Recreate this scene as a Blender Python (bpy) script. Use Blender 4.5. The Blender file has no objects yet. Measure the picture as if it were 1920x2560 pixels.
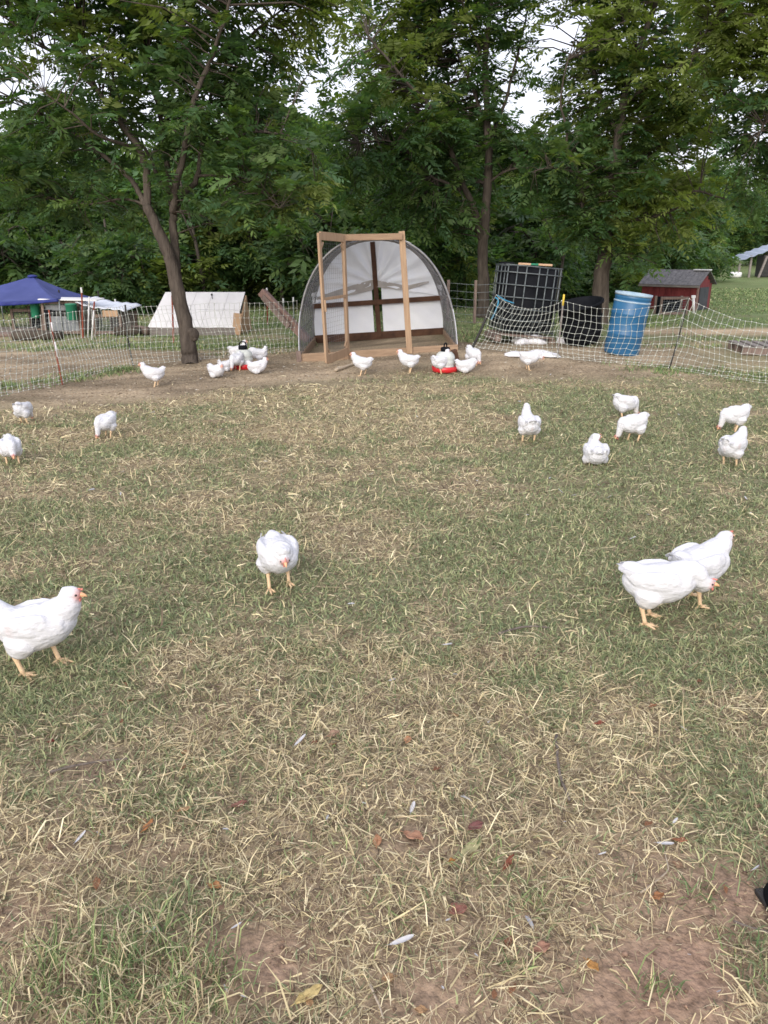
import bpy, bmesh, math, random
import numpy as np
from mathutils import Vector, Matrix, Euler

R = math.radians
rng = np.random.default_rng(7)
random.seed(7)
S = bpy.context.scene
C = S.collection

# ------------------------------------------------------------------ camera
FPX, W0, H0 = 1923.0, 1920.0, 2560.0          # photograph geometry
CAMZ = 1.62
TANP = (1280.0 - 625.0) / FPX
PITCH = math.atan(TANP)
cam = bpy.data.cameras.new('camera'); camo = bpy.data.objects.new('camera', cam); C.objects.link(camo)
cam.sensor_fit = 'HORIZONTAL'; cam.sensor_width = 36.0; cam.lens = 36.0 * FPX / W0
cam.clip_start = 0.05; cam.clip_end = 1500
camo.location = (0, 0, CAMZ); camo.rotation_euler = (math.pi / 2 - PITCH, 0, 0)
S.camera = camo

# ------------------------------------------------------------------ sky, sun, exposure
world = bpy.data.worlds.new('World'); S.world = world; world.use_nodes = True
nt = world.node_tree; nt.nodes.clear()
sky = nt.nodes.new('ShaderNodeTexSky'); sky.sky_type = 'NISHITA'; sky.sun_disc = False
SUN_EL, SUN_AZ = R(25), R(198)
sky.sun_elevation = SUN_EL; sky.sun_rotation = SUN_AZ
sky.air_density = 1.0; sky.dust_density = 4.0; sky.ozone_density = 1.0
veil = nt.nodes.new('ShaderNodeMix'); veil.data_type = 'RGBA'; veil.inputs[0].default_value = 0.7
veil.inputs[7].default_value = (7.6, 7.5, 8.4, 1)          # thin even evening cloud
bg = nt.nodes.new('ShaderNodeBackground'); bg.inputs[1].default_value = 0.125
wo = nt.nodes.new('ShaderNodeOutputWorld')
nt.links.new(sky.outputs[0], veil.inputs[6]); nt.links.new(veil.outputs[2], bg.inputs[0]); nt.links.new(bg.outputs[0], wo.inputs[0])
sun = bpy.data.lights.new('sun', 'SUN'); suno = bpy.data.objects.new('sun', sun); C.objects.link(suno)
sun.energy = 1.5; sun.angle = R(40); sun.color = (1.0, 0.965, 0.905)
sd = Vector((math.sin(SUN_AZ) * math.cos(SUN_EL), math.cos(SUN_AZ) * math.cos(SUN_EL), math.sin(SUN_EL)))
suno.rotation_euler = sd.to_track_quat('Z', 'Y').to_euler()
suno.location = (0, -5, 12)
S.render.engine = 'CYCLES'
S.view_settings.view_transform = 'Standard'; S.view_settings.look = 'None'
S.view_settings.gamma = 1.0; S.view_settings.use_curve_mapping = False
S.view_settings.exposure = 0.76
S.cycles.filter_width = 1.6
S.cycles.max_bounces = 8; S.cycles.transparent_max_bounces = 12
S.cycles.use_denoising = True

# ------------------------------------------------------------------ noise, terrain, pixel -> place
def sstep(a, b, x):
    t = np.clip((np.asarray(x, float) - a) / (b - a), 0, 1)
    return t * t * (3 - 2 * t)

def vnoise(x, y, seed=0):
    x = np.asarray(x, float); y = np.asarray(y, float)
    xi = np.floor(x).astype(np.int64); yi = np.floor(y).astype(np.int64)
    fx = x - xi; fy = y - yi
    fx = fx * fx * (3 - 2 * fx); fy = fy * fy * (3 - 2 * fy)
    def h(a, b):
        n = (a * 374761393 + b * 668265263 + seed * 982451653) & 0x7fffffff
        n = ((n ^ (n >> 13)) * 1274126177) & 0x7fffffff
        return ((n ^ (n >> 16)) & 0xffff) / 65535.0
    return (h(xi, yi) * (1 - fx) + h(xi + 1, yi) * fx) * (1 - fy) + (h(xi, yi + 1) * (1 - fx) + h(xi + 1, yi + 1) * fx) * fy

def fbm(x, y, seed=0, o=4):
    s = 0; a = 0.5; t = 0
    for i in range(o):
        s = s + a * vnoise(np.asarray(x) * 2 ** i, np.asarray(y) * 2 ** i, seed + i * 17); t += a; a *= 0.5
    return s / t

def terr(x, y):
    x = np.asarray(x, float); y = np.asarray(y, float)
    b = 0.165 * sstep(-1.35, 1.35, x) * sstep(9.2, 12.0, y) * (1 - 0.7 * sstep(18, 30, y))
    n = 0.03 * (fbm(x * 0.9, y * 0.9, 3) - 0.5) * sstep(0.5, 2.0, y) * (1 - sstep(9, 11, y) * 0.8)
    far = 0.5 * sstep(30, 60, y) * sstep(2, 25, x)
    return b + n + far

def ray(px, py):
    dx = (px - W0 / 2) / FPX; dy = -(py - H0 / 2) / FPX
    c, s = math.cos(PITCH), math.sin(PITCH)
    return np.array([dx, c + dy * s, -s + dy * c])

def at(px, py, Y):
    d = ray(px, py); t = Y / d[1]
    return Vector((d[0] * t, Y, CAMZ + d[2] * t))

def G(px, py):
    d = ray(px, py); z = 0.0
    for _ in range(30):
        t = (z - CAMZ) / d[2]
        z = 0.5 * z + 0.5 * float(terr(d[0] * t, d[1] * t))
    t = (z - CAMZ) / d[2]
    return Vector((d[0] * t, d[1] * t, z))

def proj(p):
    c, s = math.cos(PITCH), math.sin(PITCH)
    x, y, z = p[0], p[1], p[2] - CAMZ
    dep = y * c - z * s; up = y * s + z * c
    return W0 / 2 + FPX * x / dep, H0 / 2 - FPX * up / dep

# ------------------------------------------------------------------ materials
MATS = {}
def mat(name, col, col2=None, scale=12.0, rough=0.8, bump=0.0, bscale=60.0, detail=5.0, stretch=(1, 1, 1), spec=0.3,
        metal=0.0, attr=False, transl=0.0, tcol=None, avar=0.25, see=0.0):
    m = bpy.data.materials.new(name); m.use_nodes = True; MATS[name] = m
    t = m.node_tree; N = t.nodes; L = t.links
    b = N['Principled BSDF']; b.inputs['Roughness'].default_value = rough
    b.inputs['Specular IOR Level'].default_value = spec; b.inputs['Metallic'].default_value = metal
    tc = N.new('ShaderNodeTexCoord'); mp = N.new('ShaderNodeMapping'); mp.inputs['Scale'].default_value = stretch
    L.new(tc.outputs['Object'], mp.inputs[0])
    nz = N.new('ShaderNodeTexNoise'); nz.inputs['Scale'].default_value = scale; nz.inputs['Detail'].default_value = detail
    nz.inputs['Roughness'].default_value = 0.6
    L.new(mp.outputs[0], nz.inputs['Vector'])
    if attr:
        a = N.new('ShaderNodeAttribute'); a.attribute_name = 'col'
        mr = N.new('ShaderNodeMapRange'); mr.inputs[1].default_value = 0.3; mr.inputs[2].default_value = 0.7
        mr.inputs[3].default_value = 1 - avar; mr.inputs[4].default_value = 1 + avar
        L.new(nz.outputs[0], mr.inputs[0])
        mx = N.new('ShaderNodeVectorMath'); mx.operation = 'SCALE'
        L.new(a.outputs['Color'], mx.inputs[0]); L.new(mr.outputs[0], mx.inputs['Scale'])
        csock = mx.outputs[0]
    else:
        cr = N.new('ShaderNodeValToRGB')
        cr.color_ramp.elements[0].position = 0.32; cr.color_ramp.elements[1].position = 0.68
        cr.color_ramp.elements[0].color = (*col, 1); cr.color_ramp.elements[1].color = (*(col2 or col), 1)
        L.new(nz.outputs[0], cr.inputs[0]); csock = cr.outputs[0]
    L.new(csock, b.inputs['Base Color'])
    if bump:
        n2 = N.new('ShaderNodeTexNoise'); n2.inputs['Scale'].default_value = bscale; n2.inputs['Detail'].default_value = 4
        L.new(mp.outputs[0], n2.inputs['Vector'])
        bp = N.new('ShaderNodeBump'); bp.inputs['Strength'].default_value = bump; bp.inputs['Distance'].default_value = 0.02
        L.new(n2.outputs[0], bp.inputs['Height']); L.new(bp.outputs[0], b.inputs['Normal'])
    if transl:
        tr = N.new('ShaderNodeBsdfTranslucent'); ms = N.new('ShaderNodeMixShader'); ms.inputs[0].default_value = transl
        if tcol is None:
            L.new(csock, tr.inputs[0])
        else:
            vm = N.new('ShaderNodeVectorMath'); vm.operation = 'MULTIPLY'; vm.inputs[1].default_value = tcol
            L.new(csock, vm.inputs[0]); L.new(vm.outputs[0], tr.inputs[0])
        L.new(b.outputs[0], ms.inputs[1]); L.new(tr.outputs[0], ms.inputs[2])
        L.new(ms.outputs[0], N['Material Output'].inputs[0])
        if see:        # open weave: part of the light passes straight through
            tp = N.new('ShaderNodeBsdfTransparent'); m2 = N.new('ShaderNodeMixShader'); m2.inputs[0].default_value = see
            L.new(ms.outputs[0], m2.inputs[1]); L.new(tp.outputs[0], m2.inputs[2]); L.new(m2.outputs[0], N['Material Output'].inputs[0])
    return m

mat('soil', None, attr=True, scale=38, avar=0.38, rough=0.95, bump=0.9, bscale=45, spec=0.1)
mat('blade', None, attr=True, scale=30, avar=0.12, rough=0.7, spec=0.25, transl=0.25)
mat('leaf', None, attr=True, scale=2.0, avar=0.18, rough=0.55, spec=0.3, transl=0.42, tcol=(1.5, 1.7, 0.6))
mat('bark', (0.05, 0.041, 0.035), (0.105, 0.088, 0.073), scale=14, bump=1.0, bscale=40, stretch=(1, 1, 0.22), rough=0.95, spec=0.1)
mat('far_bark', (0.045, 0.038, 0.033), (0.085, 0.073, 0.062), scale=10, bump=0.6, bscale=25, stretch=(1, 1, 0.3), rough=0.95, spec=0.1)
mat('feather', None, attr=True, scale=55, avar=0.05, rough=0.8, spec=0.15, bump=0.35, bscale=48, stretch=(0.6, 1.3, 1.2))
mat('plume', (0.61, 0.615, 0.64), (0.56, 0.565, 0.59), scale=60, rough=0.8, spec=0.15, transl=0.3)
mat('shank', (0.72, 0.53, 0.33), (0.64, 0.45, 0.28), scale=90, rough=0.55, bump=0.3, bscale=220)
mat('beak', (0.70, 0.42, 0.22), (0.62, 0.34, 0.2), scale=60, rough=0.4)
mat('comb', (0.60, 0.17, 0.14), (0.64, 0.24, 0.20), scale=120, rough=0.5, bump=0.3, bscale=300)
mat('eye', (0.02, 0.012, 0.01), rough=0.15, spec=0.6)
mat('new_lumber', (0.27, 0.18, 0.115), (0.38, 0.265, 0.17), scale=5, stretch=(9, 9, 0.7), bump=0.25, bscale=30)
mat('new_lumber_x', (0.22, 0.145, 0.095), (0.31, 0.215, 0.14), scale=5, stretch=(0.7, 9, 9), bump=0.25, bscale=30)
mat('sill_lumber', (0.22, 0.15, 0.10), (0.34, 0.24, 0.16), scale=5, stretch=(0.8, 9, 9), bump=0.3, bscale=30)
mat('stained_wood', (0.045, 0.022, 0.014), (0.11, 0.055, 0.032), scale=5, stretch=(1, 6, 1), bump=0.3, bscale=30)
mat('old_wood', (0.14, 0.10, 0.085), (0.26, 0.20, 0.17), scale=5, stretch=(6, 6, 0.8), bump=0.5, bscale=30)
mat('red_board', (0.20, 0.12, 0.10), (0.32, 0.22, 0.19), scale=6, stretch=(5, 5, 0.6), bump=0.4, bscale=30)
mat('white_tarp', (0.80, 0.84, 0.93), (0.86, 0.90, 0.96), scale=3, rough=0.45, bump=0.15, bscale=9, spec=0.4, transl=0.12)
mat('tarp_hem', (0.36, 0.34, 0.33), (0.48, 0.46, 0.44), scale=5, rough=0.6, bump=0.2, bscale=14, transl=0.2)
mat('shade_cloth', (0.17, 0.17, 0.20), (0.30, 0.30, 0.34), scale=7, stretch=(1, 0.3, 1), rough=0.6, bump=0.3, bscale=50, transl=0.3, see=0.62)
mat('wire', (0.16, 0.16, 0.17), (0.28, 0.28, 0.28), scale=10, rough=0.5, metal=0.5)
mat('white_pipe', (0.72, 0.72, 0.74), (0.80, 0.80, 0.80), scale=8, rough=0.4)
mat('net_strand', (0.30, 0.33, 0.29), (0.43, 0.45, 0.40), scale=40, rough=0.6)
mat('net_knot', (0.66, 0.66, 0.63), rough=0.5)
mat('black_plastic', (0.005, 0.006, 0.008), (0.012, 0.013, 0.016), scale=6, rough=0.7, bump=0.2, bscale=12, spec=0.06)
mat('black_post', (0.015, 0.015, 0.015), (0.04, 0.038, 0.036), scale=14, rough=0.6)
mat('galvanized', (0.14, 0.16, 0.17), (0.24, 0.26, 0.27), scale=16, rough=0.5, metal=0.4)
mat('cage_steel', (0.07, 0.085, 0.09), (0.16, 0.18, 0.185), scale=16, rough=0.55, metal=0.3)
mat('blue_plastic', (0.013, 0.085, 0.195), (0.024, 0.122, 0.25), scale=4, rough=0.4, bump=0.1, bscale=10, spec=0.45)
mat('drum_rim', (0.24, 0.35, 0.45), (0.36, 0.45, 0.52), scale=8, rough=0.5)
mat('blue_tarp', (0.055, 0.075, 0.25), (0.085, 0.11, 0.33), scale=3, rough=0.6, bump=0.15, bscale=8, transl=0.3)
mat('dark_blue_tarp', (0.012, 0.022, 0.14), (0.022, 0.035, 0.2), scale=5, rough=0.6)
mat('blue_rope', (0.03, 0.17, 0.30), (0.05, 0.24, 0.38), scale=30, rough=0.8)
mat('red_paint', (0.13, 0.02, 0.024), (0.21, 0.04, 0.042), scale=6, rough=0.7, bump=0.3, bscale=20, stretch=(1, 1, 0.3))
mat('red_plastic', (0.55, 0.02, 0.025), (0.48, 0.015, 0.02), scale=6, rough=0.35, spec=0.5)
mat('jug', (0.62, 0.66, 0.62), (0.72, 0.74, 0.72), scale=8, rough=0.4, transl=0.3)
mat('shingle', (0.10, 0.10, 0.105), (0.20, 0.195, 0.20), scale=14, rough=0.95, bump=0.5, bscale=60)
mat('tin', (0.24, 0.29, 0.37), (0.33, 0.38, 0.46), scale=6, rough=0.4, metal=0.3)
mat('grey_paint', (0.045, 0.05, 0.055), (0.075, 0.08, 0.085), scale=6, rough=0.8)
mat('tractor_panel', (0.64, 0.635, 0.64), (0.73, 0.725, 0.73), scale=4, rough=0.75, bump=0.15, bscale=18)
mat('cardboard', (0.42, 0.27, 0.17), (0.50, 0.34, 0.22), scale=5, rough=0.9)
mat('weathered', (0.16, 0.14, 0.13), (0.27, 0.245, 0.23), scale=6, stretch=(0.8, 6, 6), rough=0.95, bump=0.3, bscale=30)
mat('green_plastic', (0.02, 0.16, 0.09), (0.03, 0.21, 0.12), scale=5, rough=0.5)
mat('grey_box', (0.20, 0.22, 0.24), (0.32, 0.33, 0.35), scale=6, rough=0.7)
mat('rusty_red', (0.22, 0.05, 0.03), (0.30, 0.08, 0.05), scale=14, rough=0.8)
mat('feed_sack', (0.58, 0.58, 0.62), (0.74, 0.74, 0.77), scale=7, rough=0.6, bump=0.35, bscale=18)
mat('dead_leaf', None, attr=True, scale=60, avar=0.25, rough=0.8, transl=0.2, bump=0.2, bscale=120)
mat('twig', (0.09, 0.075, 0.065), (0.19, 0.16, 0.14), scale=40, rough=0.95, bump=0.4, bscale=120)
mat('pale_stick', (0.34, 0.28, 0.21), (0.44, 0.37, 0.28), scale=30, rough=0.95, bump=0.4, bscale=90)
mat('yellow_cap', (0.62, 0.45, 0.06), rough=0.5)

# layered-feather relief: rows of overlapping rounded tips
_t = MATS['feather'].node_tree; _N = _t.nodes; _b = _N['Principled BSDF']
_tc = _N.new('ShaderNodeTexCoord'); _mp = _N.new('ShaderNodeMapping'); _mp.inputs['Scale'].default_value = (26, 44, 44)
_vo = _N.new('ShaderNodeTexVoronoi'); _vo.inputs['Scale'].default_value = 1.0
_bp = _N.new('ShaderNodeBump'); _bp.inputs['Strength'].default_value = 0.32; _bp.inputs['Distance'].default_value = 0.010
_t.links.new(_tc.outputs['Object'], _mp.inputs[0]); _t.links.new(_mp.outputs[0], _vo.inputs['Vector']); _t.links.new(_vo.outputs['Distance'], _bp.inputs['Height'])
_prev = _b.inputs['Normal'].links[0].from_node; _t.links.new(_bp.outputs[0], _prev.inputs['Normal'])

# ------------------------------------------------------------------ mesh helpers
class MB:
    """collects shapes into one mesh"""
    def __init__(s): s.v = []; s.f = []
    def add(s, vs, fs):
        o = len(s.v); s.v += [tuple(v) for v in vs]; s.f += [tuple(i + o for i in f) for f in fs]; return s
    def box(s, c, d, rot=None, bev=0.0):
        c = Vector(c); hx, hy, hz = d[0] / 2, d[1] / 2, d[2] / 2
        if bev <= 0:
            vs = [Vector((x * hx, y * hy, z * hz)) for x in (-1, 1) for y in (-1, 1) for z in (-1, 1)]
            fs = [(0, 1, 3, 2), (4, 6, 7, 5), (0, 4, 5, 1), (2, 3, 7, 6), (0, 2, 6, 4), (1, 5, 7, 3)]
        else:
            bm = bmesh.new(); bmesh.ops.create_cube(bm, size=1)
            bmesh.ops.scale(bm, vec=d, verts=bm.verts)
            bmesh.ops.bevel(bm, geom=list(bm.edges), offset=bev, segments=2, affect='EDGES', profile=0.6)
            bm.verts.index_update(); vs = [v.co.copy() for v in bm.verts]; fs = [[v.index for v in f.verts] for f in bm.faces]; bm.free()
        if rot is not None:
            M = rot if isinstance(rot, Matrix) else Euler(rot).to_matrix(); vs = [M @ v for v in vs]
        return s.add([v + c for v in vs], fs)
    def beam(s, a, b, w, h, up=(0, 0, 1), ext=0.0, bev=0.0):
        a = Vector(a); b = Vector(b); d = (b - a); L = d.length + 2 * ext; z = d.normalized(); u = Vector(up)
        x = u.cross(z)
        if x.length < 1e-4: x = Vector((1, 0, 0)).cross(z)
        x.normalize(); y = z.cross(x)
        return s.box((a + b) / 2, (w, h, L), Matrix((x, y, z)).transposed(), bev)
    def tube(s, pts, rad, n=6, cap=True):
        pts = [Vector(p) for p in pts]
        if not hasattr(rad, '__len__'): rad = [rad] * len(pts)
        fs = []; vs = []; k = len(pts); ref = None
        for i, p in enumerate(pts):
            t = (pts[min(i + 1, k - 1)] - pts[max(i - 1, 0)]).normalized()
            if ref is None:
                ref = Vector((0, 0, 1)) if abs(t.z) < 0.9 else Vector((1, 0, 0))
            x = (ref - t * ref.dot(t)).normalized(); y = t.cross(x); ref = x
            for j in range(n):
                a = 2 * math.pi * j / n; vs.append(p + (x * math.cos(a) + y * math.sin(a)) * rad[i])
        for i in range(k - 1):
            for j in range(n):
                fs.append((i * n + j, i * n + (j + 1) % n, (i + 1) * n + (j + 1) % n, (i + 1) * n + j))
        if cap and n > 2:
            fs.append(tuple(range(n - 1, -1, -1))); fs.append(tuple((k - 1) * n + j for j in range(n)))
        return s.add(vs, fs)
    def lathe(s, prof, n=24, M=None):
        vs = []; fs = []; k = len(prof)
        for r, z in prof:
            for j in range(n):
                a = 2 * math.pi * j / n; vs.append(Vector((r * math.cos(a), r * math.sin(a), z)))
        for i in range(k - 1):
            for j in range(n):
                fs.append((i * n + j, i * n + (j + 1) % n, (i + 1) * n + (j + 1) % n, (i + 1) * n + j))
        fs.append(tuple(range(n - 1, -1, -1))); fs.append(tuple((k - 1) * n + j for j in range(n)))
        if M is not None: vs = [M @ v for v in vs]
        return s.add(vs, fs)
    def ball(s, c, r, n=8, m=6):
        r = r if hasattr(r, '__len__') else (r, r, r); vs = []; fs = []
        for i in range(1, m):
            th = math.pi * i / m
            for j in range(n):
                a = 2 * math.pi * j / n
                vs.append((c[0] + r[0] * math.sin(th) * math.cos(a), c[1] + r[1] * math.sin(th) * math.sin(a), c[2] + r[2] * math.cos(th)))
        vs.append((c[0], c[1], c[2] + r[2])); vs.append((c[0], c[1], c[2] - r[2])); T = len(vs) - 2; B = T + 1
        for i in range(m - 2):
            for j in range(n): fs.append((i * n + j, (i + 1) * n + j, (i + 1) * n + (j + 1) % n, i * n + (j + 1) % n))
        for j in range(n):
            fs.append((T, j, (j + 1) % n)); fs.append((B, (m - 2) * n + (j + 1) % n, (m - 2) * n + j))
        return s.add(vs, fs)
    def grid(s, fn, nu, nv, thick=0.0):
        P = [[Vector(fn(i / nu, j / nv)) for j in range(nv + 1)] for i in range(nu + 1)]
        idx = lambda i, j: i * (nv + 1) + j
        vs = [p for r_ in P for p in r_]; fs = [(idx(i, j), idx(i + 1, j), idx(i + 1, j + 1), idx(i, j + 1)) for i in range(nu) for j in range(nv)]
        if thick:
            ns = []
            for i in range(nu + 1):
                for j in range(nv + 1):
                    a = P[min(i + 1, nu)][j] - P[max(i - 1, 0)][j]; b = P[i][min(j + 1, nv)] - P[i][max(j - 1, 0)]
                    ns.append(a.cross(b).normalized() * thick)
            o = len(vs); vs = vs + [v - n for v, n in zip(vs, ns)]
            fs = fs + [tuple(reversed([q + o for q in f])) for f in fs]
            ring = [idx(i, 0) for i in range(nu + 1)] + [idx(nu, j) for j in range(1, nv + 1)] + [idx(i, nv) for i in range(nu - 1, -1, -1)] + [idx(0, j) for j in range(nv - 1, 0, -1)]
            for q in range(len(ring)):
                a, b = ring[q], ring[(q + 1) % len(ring)]; fs.append((b, a, a + o, b + o))
        return s.add(vs, fs)
    def mesh(s, name, m=None, smooth=False):
        me = bpy.data.meshes.new(name); me.from_pydata(s.v, [], s.f); me.update()
        if m: me.materials.append(MATS[m])
        if smooth: me.polygons.foreach_set('use_smooth', [True] * len(me.polygons))
        return me
    def build(s, name, m, parent=None, smooth=False):
        return link(name, s.mesh(name, m, smooth), parent)

def link(name, me, parent=None):
    o = bpy.data.objects.new(name, me); C.objects.link(o)
    if parent is not None: o.parent = parent
    return o

def tag(o, label=None, cat=None, group=None, kind=None):
    if label: o['label'] = label
    if cat: o['category'] = cat
    if group: o['group'] = group
    if kind: o['kind'] = kind
    return o

def thing(name, label, cat, loc=(0, 0, 0), rot=(0, 0, 0), group=None):
    o = link(name, None); o.location = loc; o.rotation_euler = rot
    return tag(o, label, cat, group)

def copy_tree(o, parent=None):
    c = o.copy(); C.objects.link(c); c.parent = parent
    for ch in list(o.children): copy_tree(ch, c)
    return c

def big_mesh(name, verts, quads, m, col=None, smooth=False):
    """numpy arrays -> mesh; quads (n,k)"""
    me = bpy.data.meshes.new(name); k = quads.shape[1]; n = len(quads)
    me.vertices.add(len(verts)); me.vertices.foreach_set('co', np.asarray(verts, np.float32).ravel())
    me.loops.add(n * k); me.loops.foreach_set('vertex_index', quads.astype(np.int32).ravel())
    me.polygons.add(n); me.polygons.foreach_set('loop_start', np.arange(0, n * k, k, dtype=np.int32))
    if smooth: me.polygons.foreach_set('use_smooth', np.ones(n, bool))
    me.update(calc_edges=True); me.validate()
    if col is not None: set_col(me, col)
    me.materials.append(MATS[m])
    return me

def set_col(me, col):
    a = me.attributes.new('col', 'FLOAT_COLOR', 'POINT')
    c = np.ones((len(me.vertices), 4), np.float32); c[:, :3] = col; a.data.foreach_set('color', c.ravel())

# ------------------------------------------------------------------ ground cover maps (what grows or lies where)
def ground_maps(x, y):
    """returns cover (0 bare .. 1 full), green (0 straw .. 1 green), red (reddish soil)"""
    d = np.maximum(y, 0.1); a = x / d
    n1 = fbm(x * 0.55 + 3, y * 0.55, 11, 3); n2 = fbm(x * 1.7, y * 1.7, 23, 3); n3 = fbm(x * 4.5, y * 4.5, 31, 2)
    g = 0.52 + 1.0 * (n1 - 0.5) + 1.3 * (n2 - 0.5) + 1.1 * (n3 - 0.5)
    g += 0.06 * sstep(3.0, 4.0, d) + 0.34 * sstep(-0.15, 0.35, a) * sstep(3.2, 4.5, d) * (1 - sstep(8.0, 9.4, d))
    g += 0.16 * np.exp(-((d - 3.1) / 0.5) ** 2) - 0.20 * np.exp(-((d - 2.3) / 0.45) ** 2) * sstep(-0.1, 0.3, a)
    g -= 0.14 * (1 - sstep(-0.35, 0.0, a)) * sstep(5, 7, d) + 0.26 * (1 - sstep(0.05, 0.3, a)) * sstep(5.8, 7.2, d)
    g += 0.35 * np.exp(-(((x + 0.42) / 0.32) ** 2 + ((y - 1.32) / 0.2) ** 2))
    cov = 0.95 + 0.5 * (n2 - 0.5) + 0.5 * (n3 - 0.42)
    cov -= 0.16 * (1 - sstep(1.3, 2.4, d))
    for (bx, by, br, s_) in bare_spots:
        cov = cov - s_ * np.exp(-((x - bx) / br) ** 2 - ((y - by) / (br * 0.8)) ** 2)
    # trodden dirt in front of the coop and below the tree
    edge = 9.75 + 0.5 * np.sin(x * 0.7 + 1) + 0.9 * (n1 - 0.5) + 0.5 * (n2 - 0.5) - 0.9 * sstep(-1, -4, x) + 0.5 * sstep(1.5, 4, x)
    dirt = sstep(-1.1, 0.9, y - edge + 0.9 * (n3 - 0.5)) * (1 - sstep(12.9, 13.6, y + 0.4 * (n2 - 0.5)))
    inside = np.exp(-((x + 0.07) / 1.3) ** 6) * sstep(11.4, 12.0, y) * (1 - sstep(14.2, 14.6, y))
    dirt = np.maximum(dirt * (1 - sstep(3.9, 5.0, x) * 0.8), inside)
    cov = cov * (1 - 0.9 * dirt); 
    # beyond the netting
    far = sstep(12.9, 13.8, y)
    g = g + far * (0.45 + 0.2 * sstep(1, 4, x))
    track_r = np.exp(-((y - 14.8 - 0.35 * (n1 - 0.5)) / 0.75) ** 2) * sstep(3.8, 5.0, x)
    track_l = np.exp(-((y - 12.1) / 0.8) ** 2) * (1 - sstep(-4.6, -3.6, x)) * 0.55
    cov = cov * (1 - 0.85 * np.maximum(track_r, track_l))
    red = np.clip(0.55 * (1 - sstep(1.2, 2.6, d)) + 0.2 + 0.6 * (n1 - 0.5) + 0.5 * track_r, 0, 1)
    return np.clip(cov, 0, 1.2), np.clip(g, 0, 1), red, np.maximum(dirt, np.maximum(track_r, track_l))

bare_spots = []
for px, py, br, s_ in ((210, 1925, 0.16, 0.9), (600, 2350, 0.10, 0.9), (1820, 2230, 0.17, 0.9), (640, 2440, 0.12, 0.7), (1700, 2430, 0.14, 0.9),
                       (1560, 2520, 0.14, 0.7), (1250, 1960, 0.10, 0.5), (30, 2290, 0.1, 0.6), (350, 1770, 0.2, 0.4), (1100, 2500, 0.15, 0.5),
                       (420, 2130, 0.1, 0.4), (860, 1520, 0.25, 0.3), (1050, 1950, 0.08, 0.4), (1030, 2090, 0.07, 0.5)):
    p = G(px, py); bare_spots.append((p.x, p.y, br, s_))

# ------------------------------------------------------------------ ground sheet
def spaced(a, n, k, lim):
    u = np.linspace(-1, 1, n); s = np.sinh(u * k) / math.sinh(k) * lim
    return s + a
gx = spaced(0.0, 240, 5.0, 300.0)
gy = np.concatenate([np.linspace(-30, -1, 12), np.linspace(-0.9, 0.5, 10), np.linspace(0.55, 5, 150), 5 + np.cumsum(0.03 * 1.017 ** np.arange(1, 330))])
gy = np.concatenate([gy, [gy[-1] + 60, gy[-1] + 160, gy[-1] + 420]])
X, Y = np.meshgrid(gx, gy, indexing='ij')
Z = terr(X, Y) + 0.012 * (fbm(X * 9, Y * 9, 77, 2) - 0.5) * (np.abs(Y) < 14)
cov, grn, red, dirt = ground_maps(X, Y)
soil = np.array([0.15, 0.118, 0.088]); soilr = np.array([0.34, 0.22, 0.155]); dirtc = np.array([0.30, 0.235, 0.165])
grass_c = np.array([0.155, 0.175, 0.09]); straw_c = np.array([0.37, 0.31, 0.19])
base = soil + (soilr - soil) * red[..., None]
trk = sstep(13.5, 14.0, Y) * sstep(3.5, 4.5, X)
base = base + (dirtc - base) * dirt[..., None] + trk[..., None] * dirt[..., None] * np.array([0.16, 0.11, 0.08])
gfar = np.array([0.14, 0.195, 0.075]); gcol = grass_c + (gfar - grass_c) * sstep(13, 17, Y)[..., None]
mixc = straw_c + (gcol - straw_c) * grn[..., None]
nearf = (1 - sstep(4.0, 13.0, Y))[..., None]
cc = base + (mixc - base) * np.clip(cov, 0, 1)[..., None] * (0.9 - 0.35 * nearf)
spk = vnoise(X * 40, Y * 40, 5)[..., None]
cc = cc * (0.8 + 0.4 * spk)
mot = fbm(X * 1.3 + 9, Y * 2.6, 41, 4)[..., None]
cc = cc * (1 + dirt[..., None] * np.clip((mot - 0.5) * 1.5, -0.35, 0.35))      # trampled darker and paler patches of the dirt
ni, nj = X.shape
I = np.arange(ni * nj).reshape(ni, nj)
Q = np.stack([I[:-1, :-1], I[1:, :-1], I[1:, 1:], I[:-1, 1:]], -1).reshape(-1, 4)
gme = big_mesh('ground', np.stack([X, Y, Z], -1).reshape(-1, 3), Q, 'soil', cc.reshape(-1, 3), smooth=True)
ground = link('ground', gme); tag(ground, 'dry trodden pasture of straw, grass and reddish soil', kind='structure')

# ------------------------------------------------------------------ grass blades and straw
STRAW = np.array([[.66, .57, .34], [.54, .46, .275], [.77, .69, .46], [.34, .275, .185], [.62, .545, .355], [.50, .405, .255], [.14, .105, .075], [.22, .165, .115]])
GREEN = np.array([[.225, .265, .125], [.305, .335, .17], [.12, .16, .075], [.41, .42, .225], [.23, .28, .15], [.16, .20, .105]])

def wedge(n, d0, d1, slope=0.6, extra=0.9):
    d = np.sqrt(rng.uniform(d0 ** 2, d1 ** 2, n)); x = rng.uniform(-1, 1, n) * (slope * d + extra)
    return x, d

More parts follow.
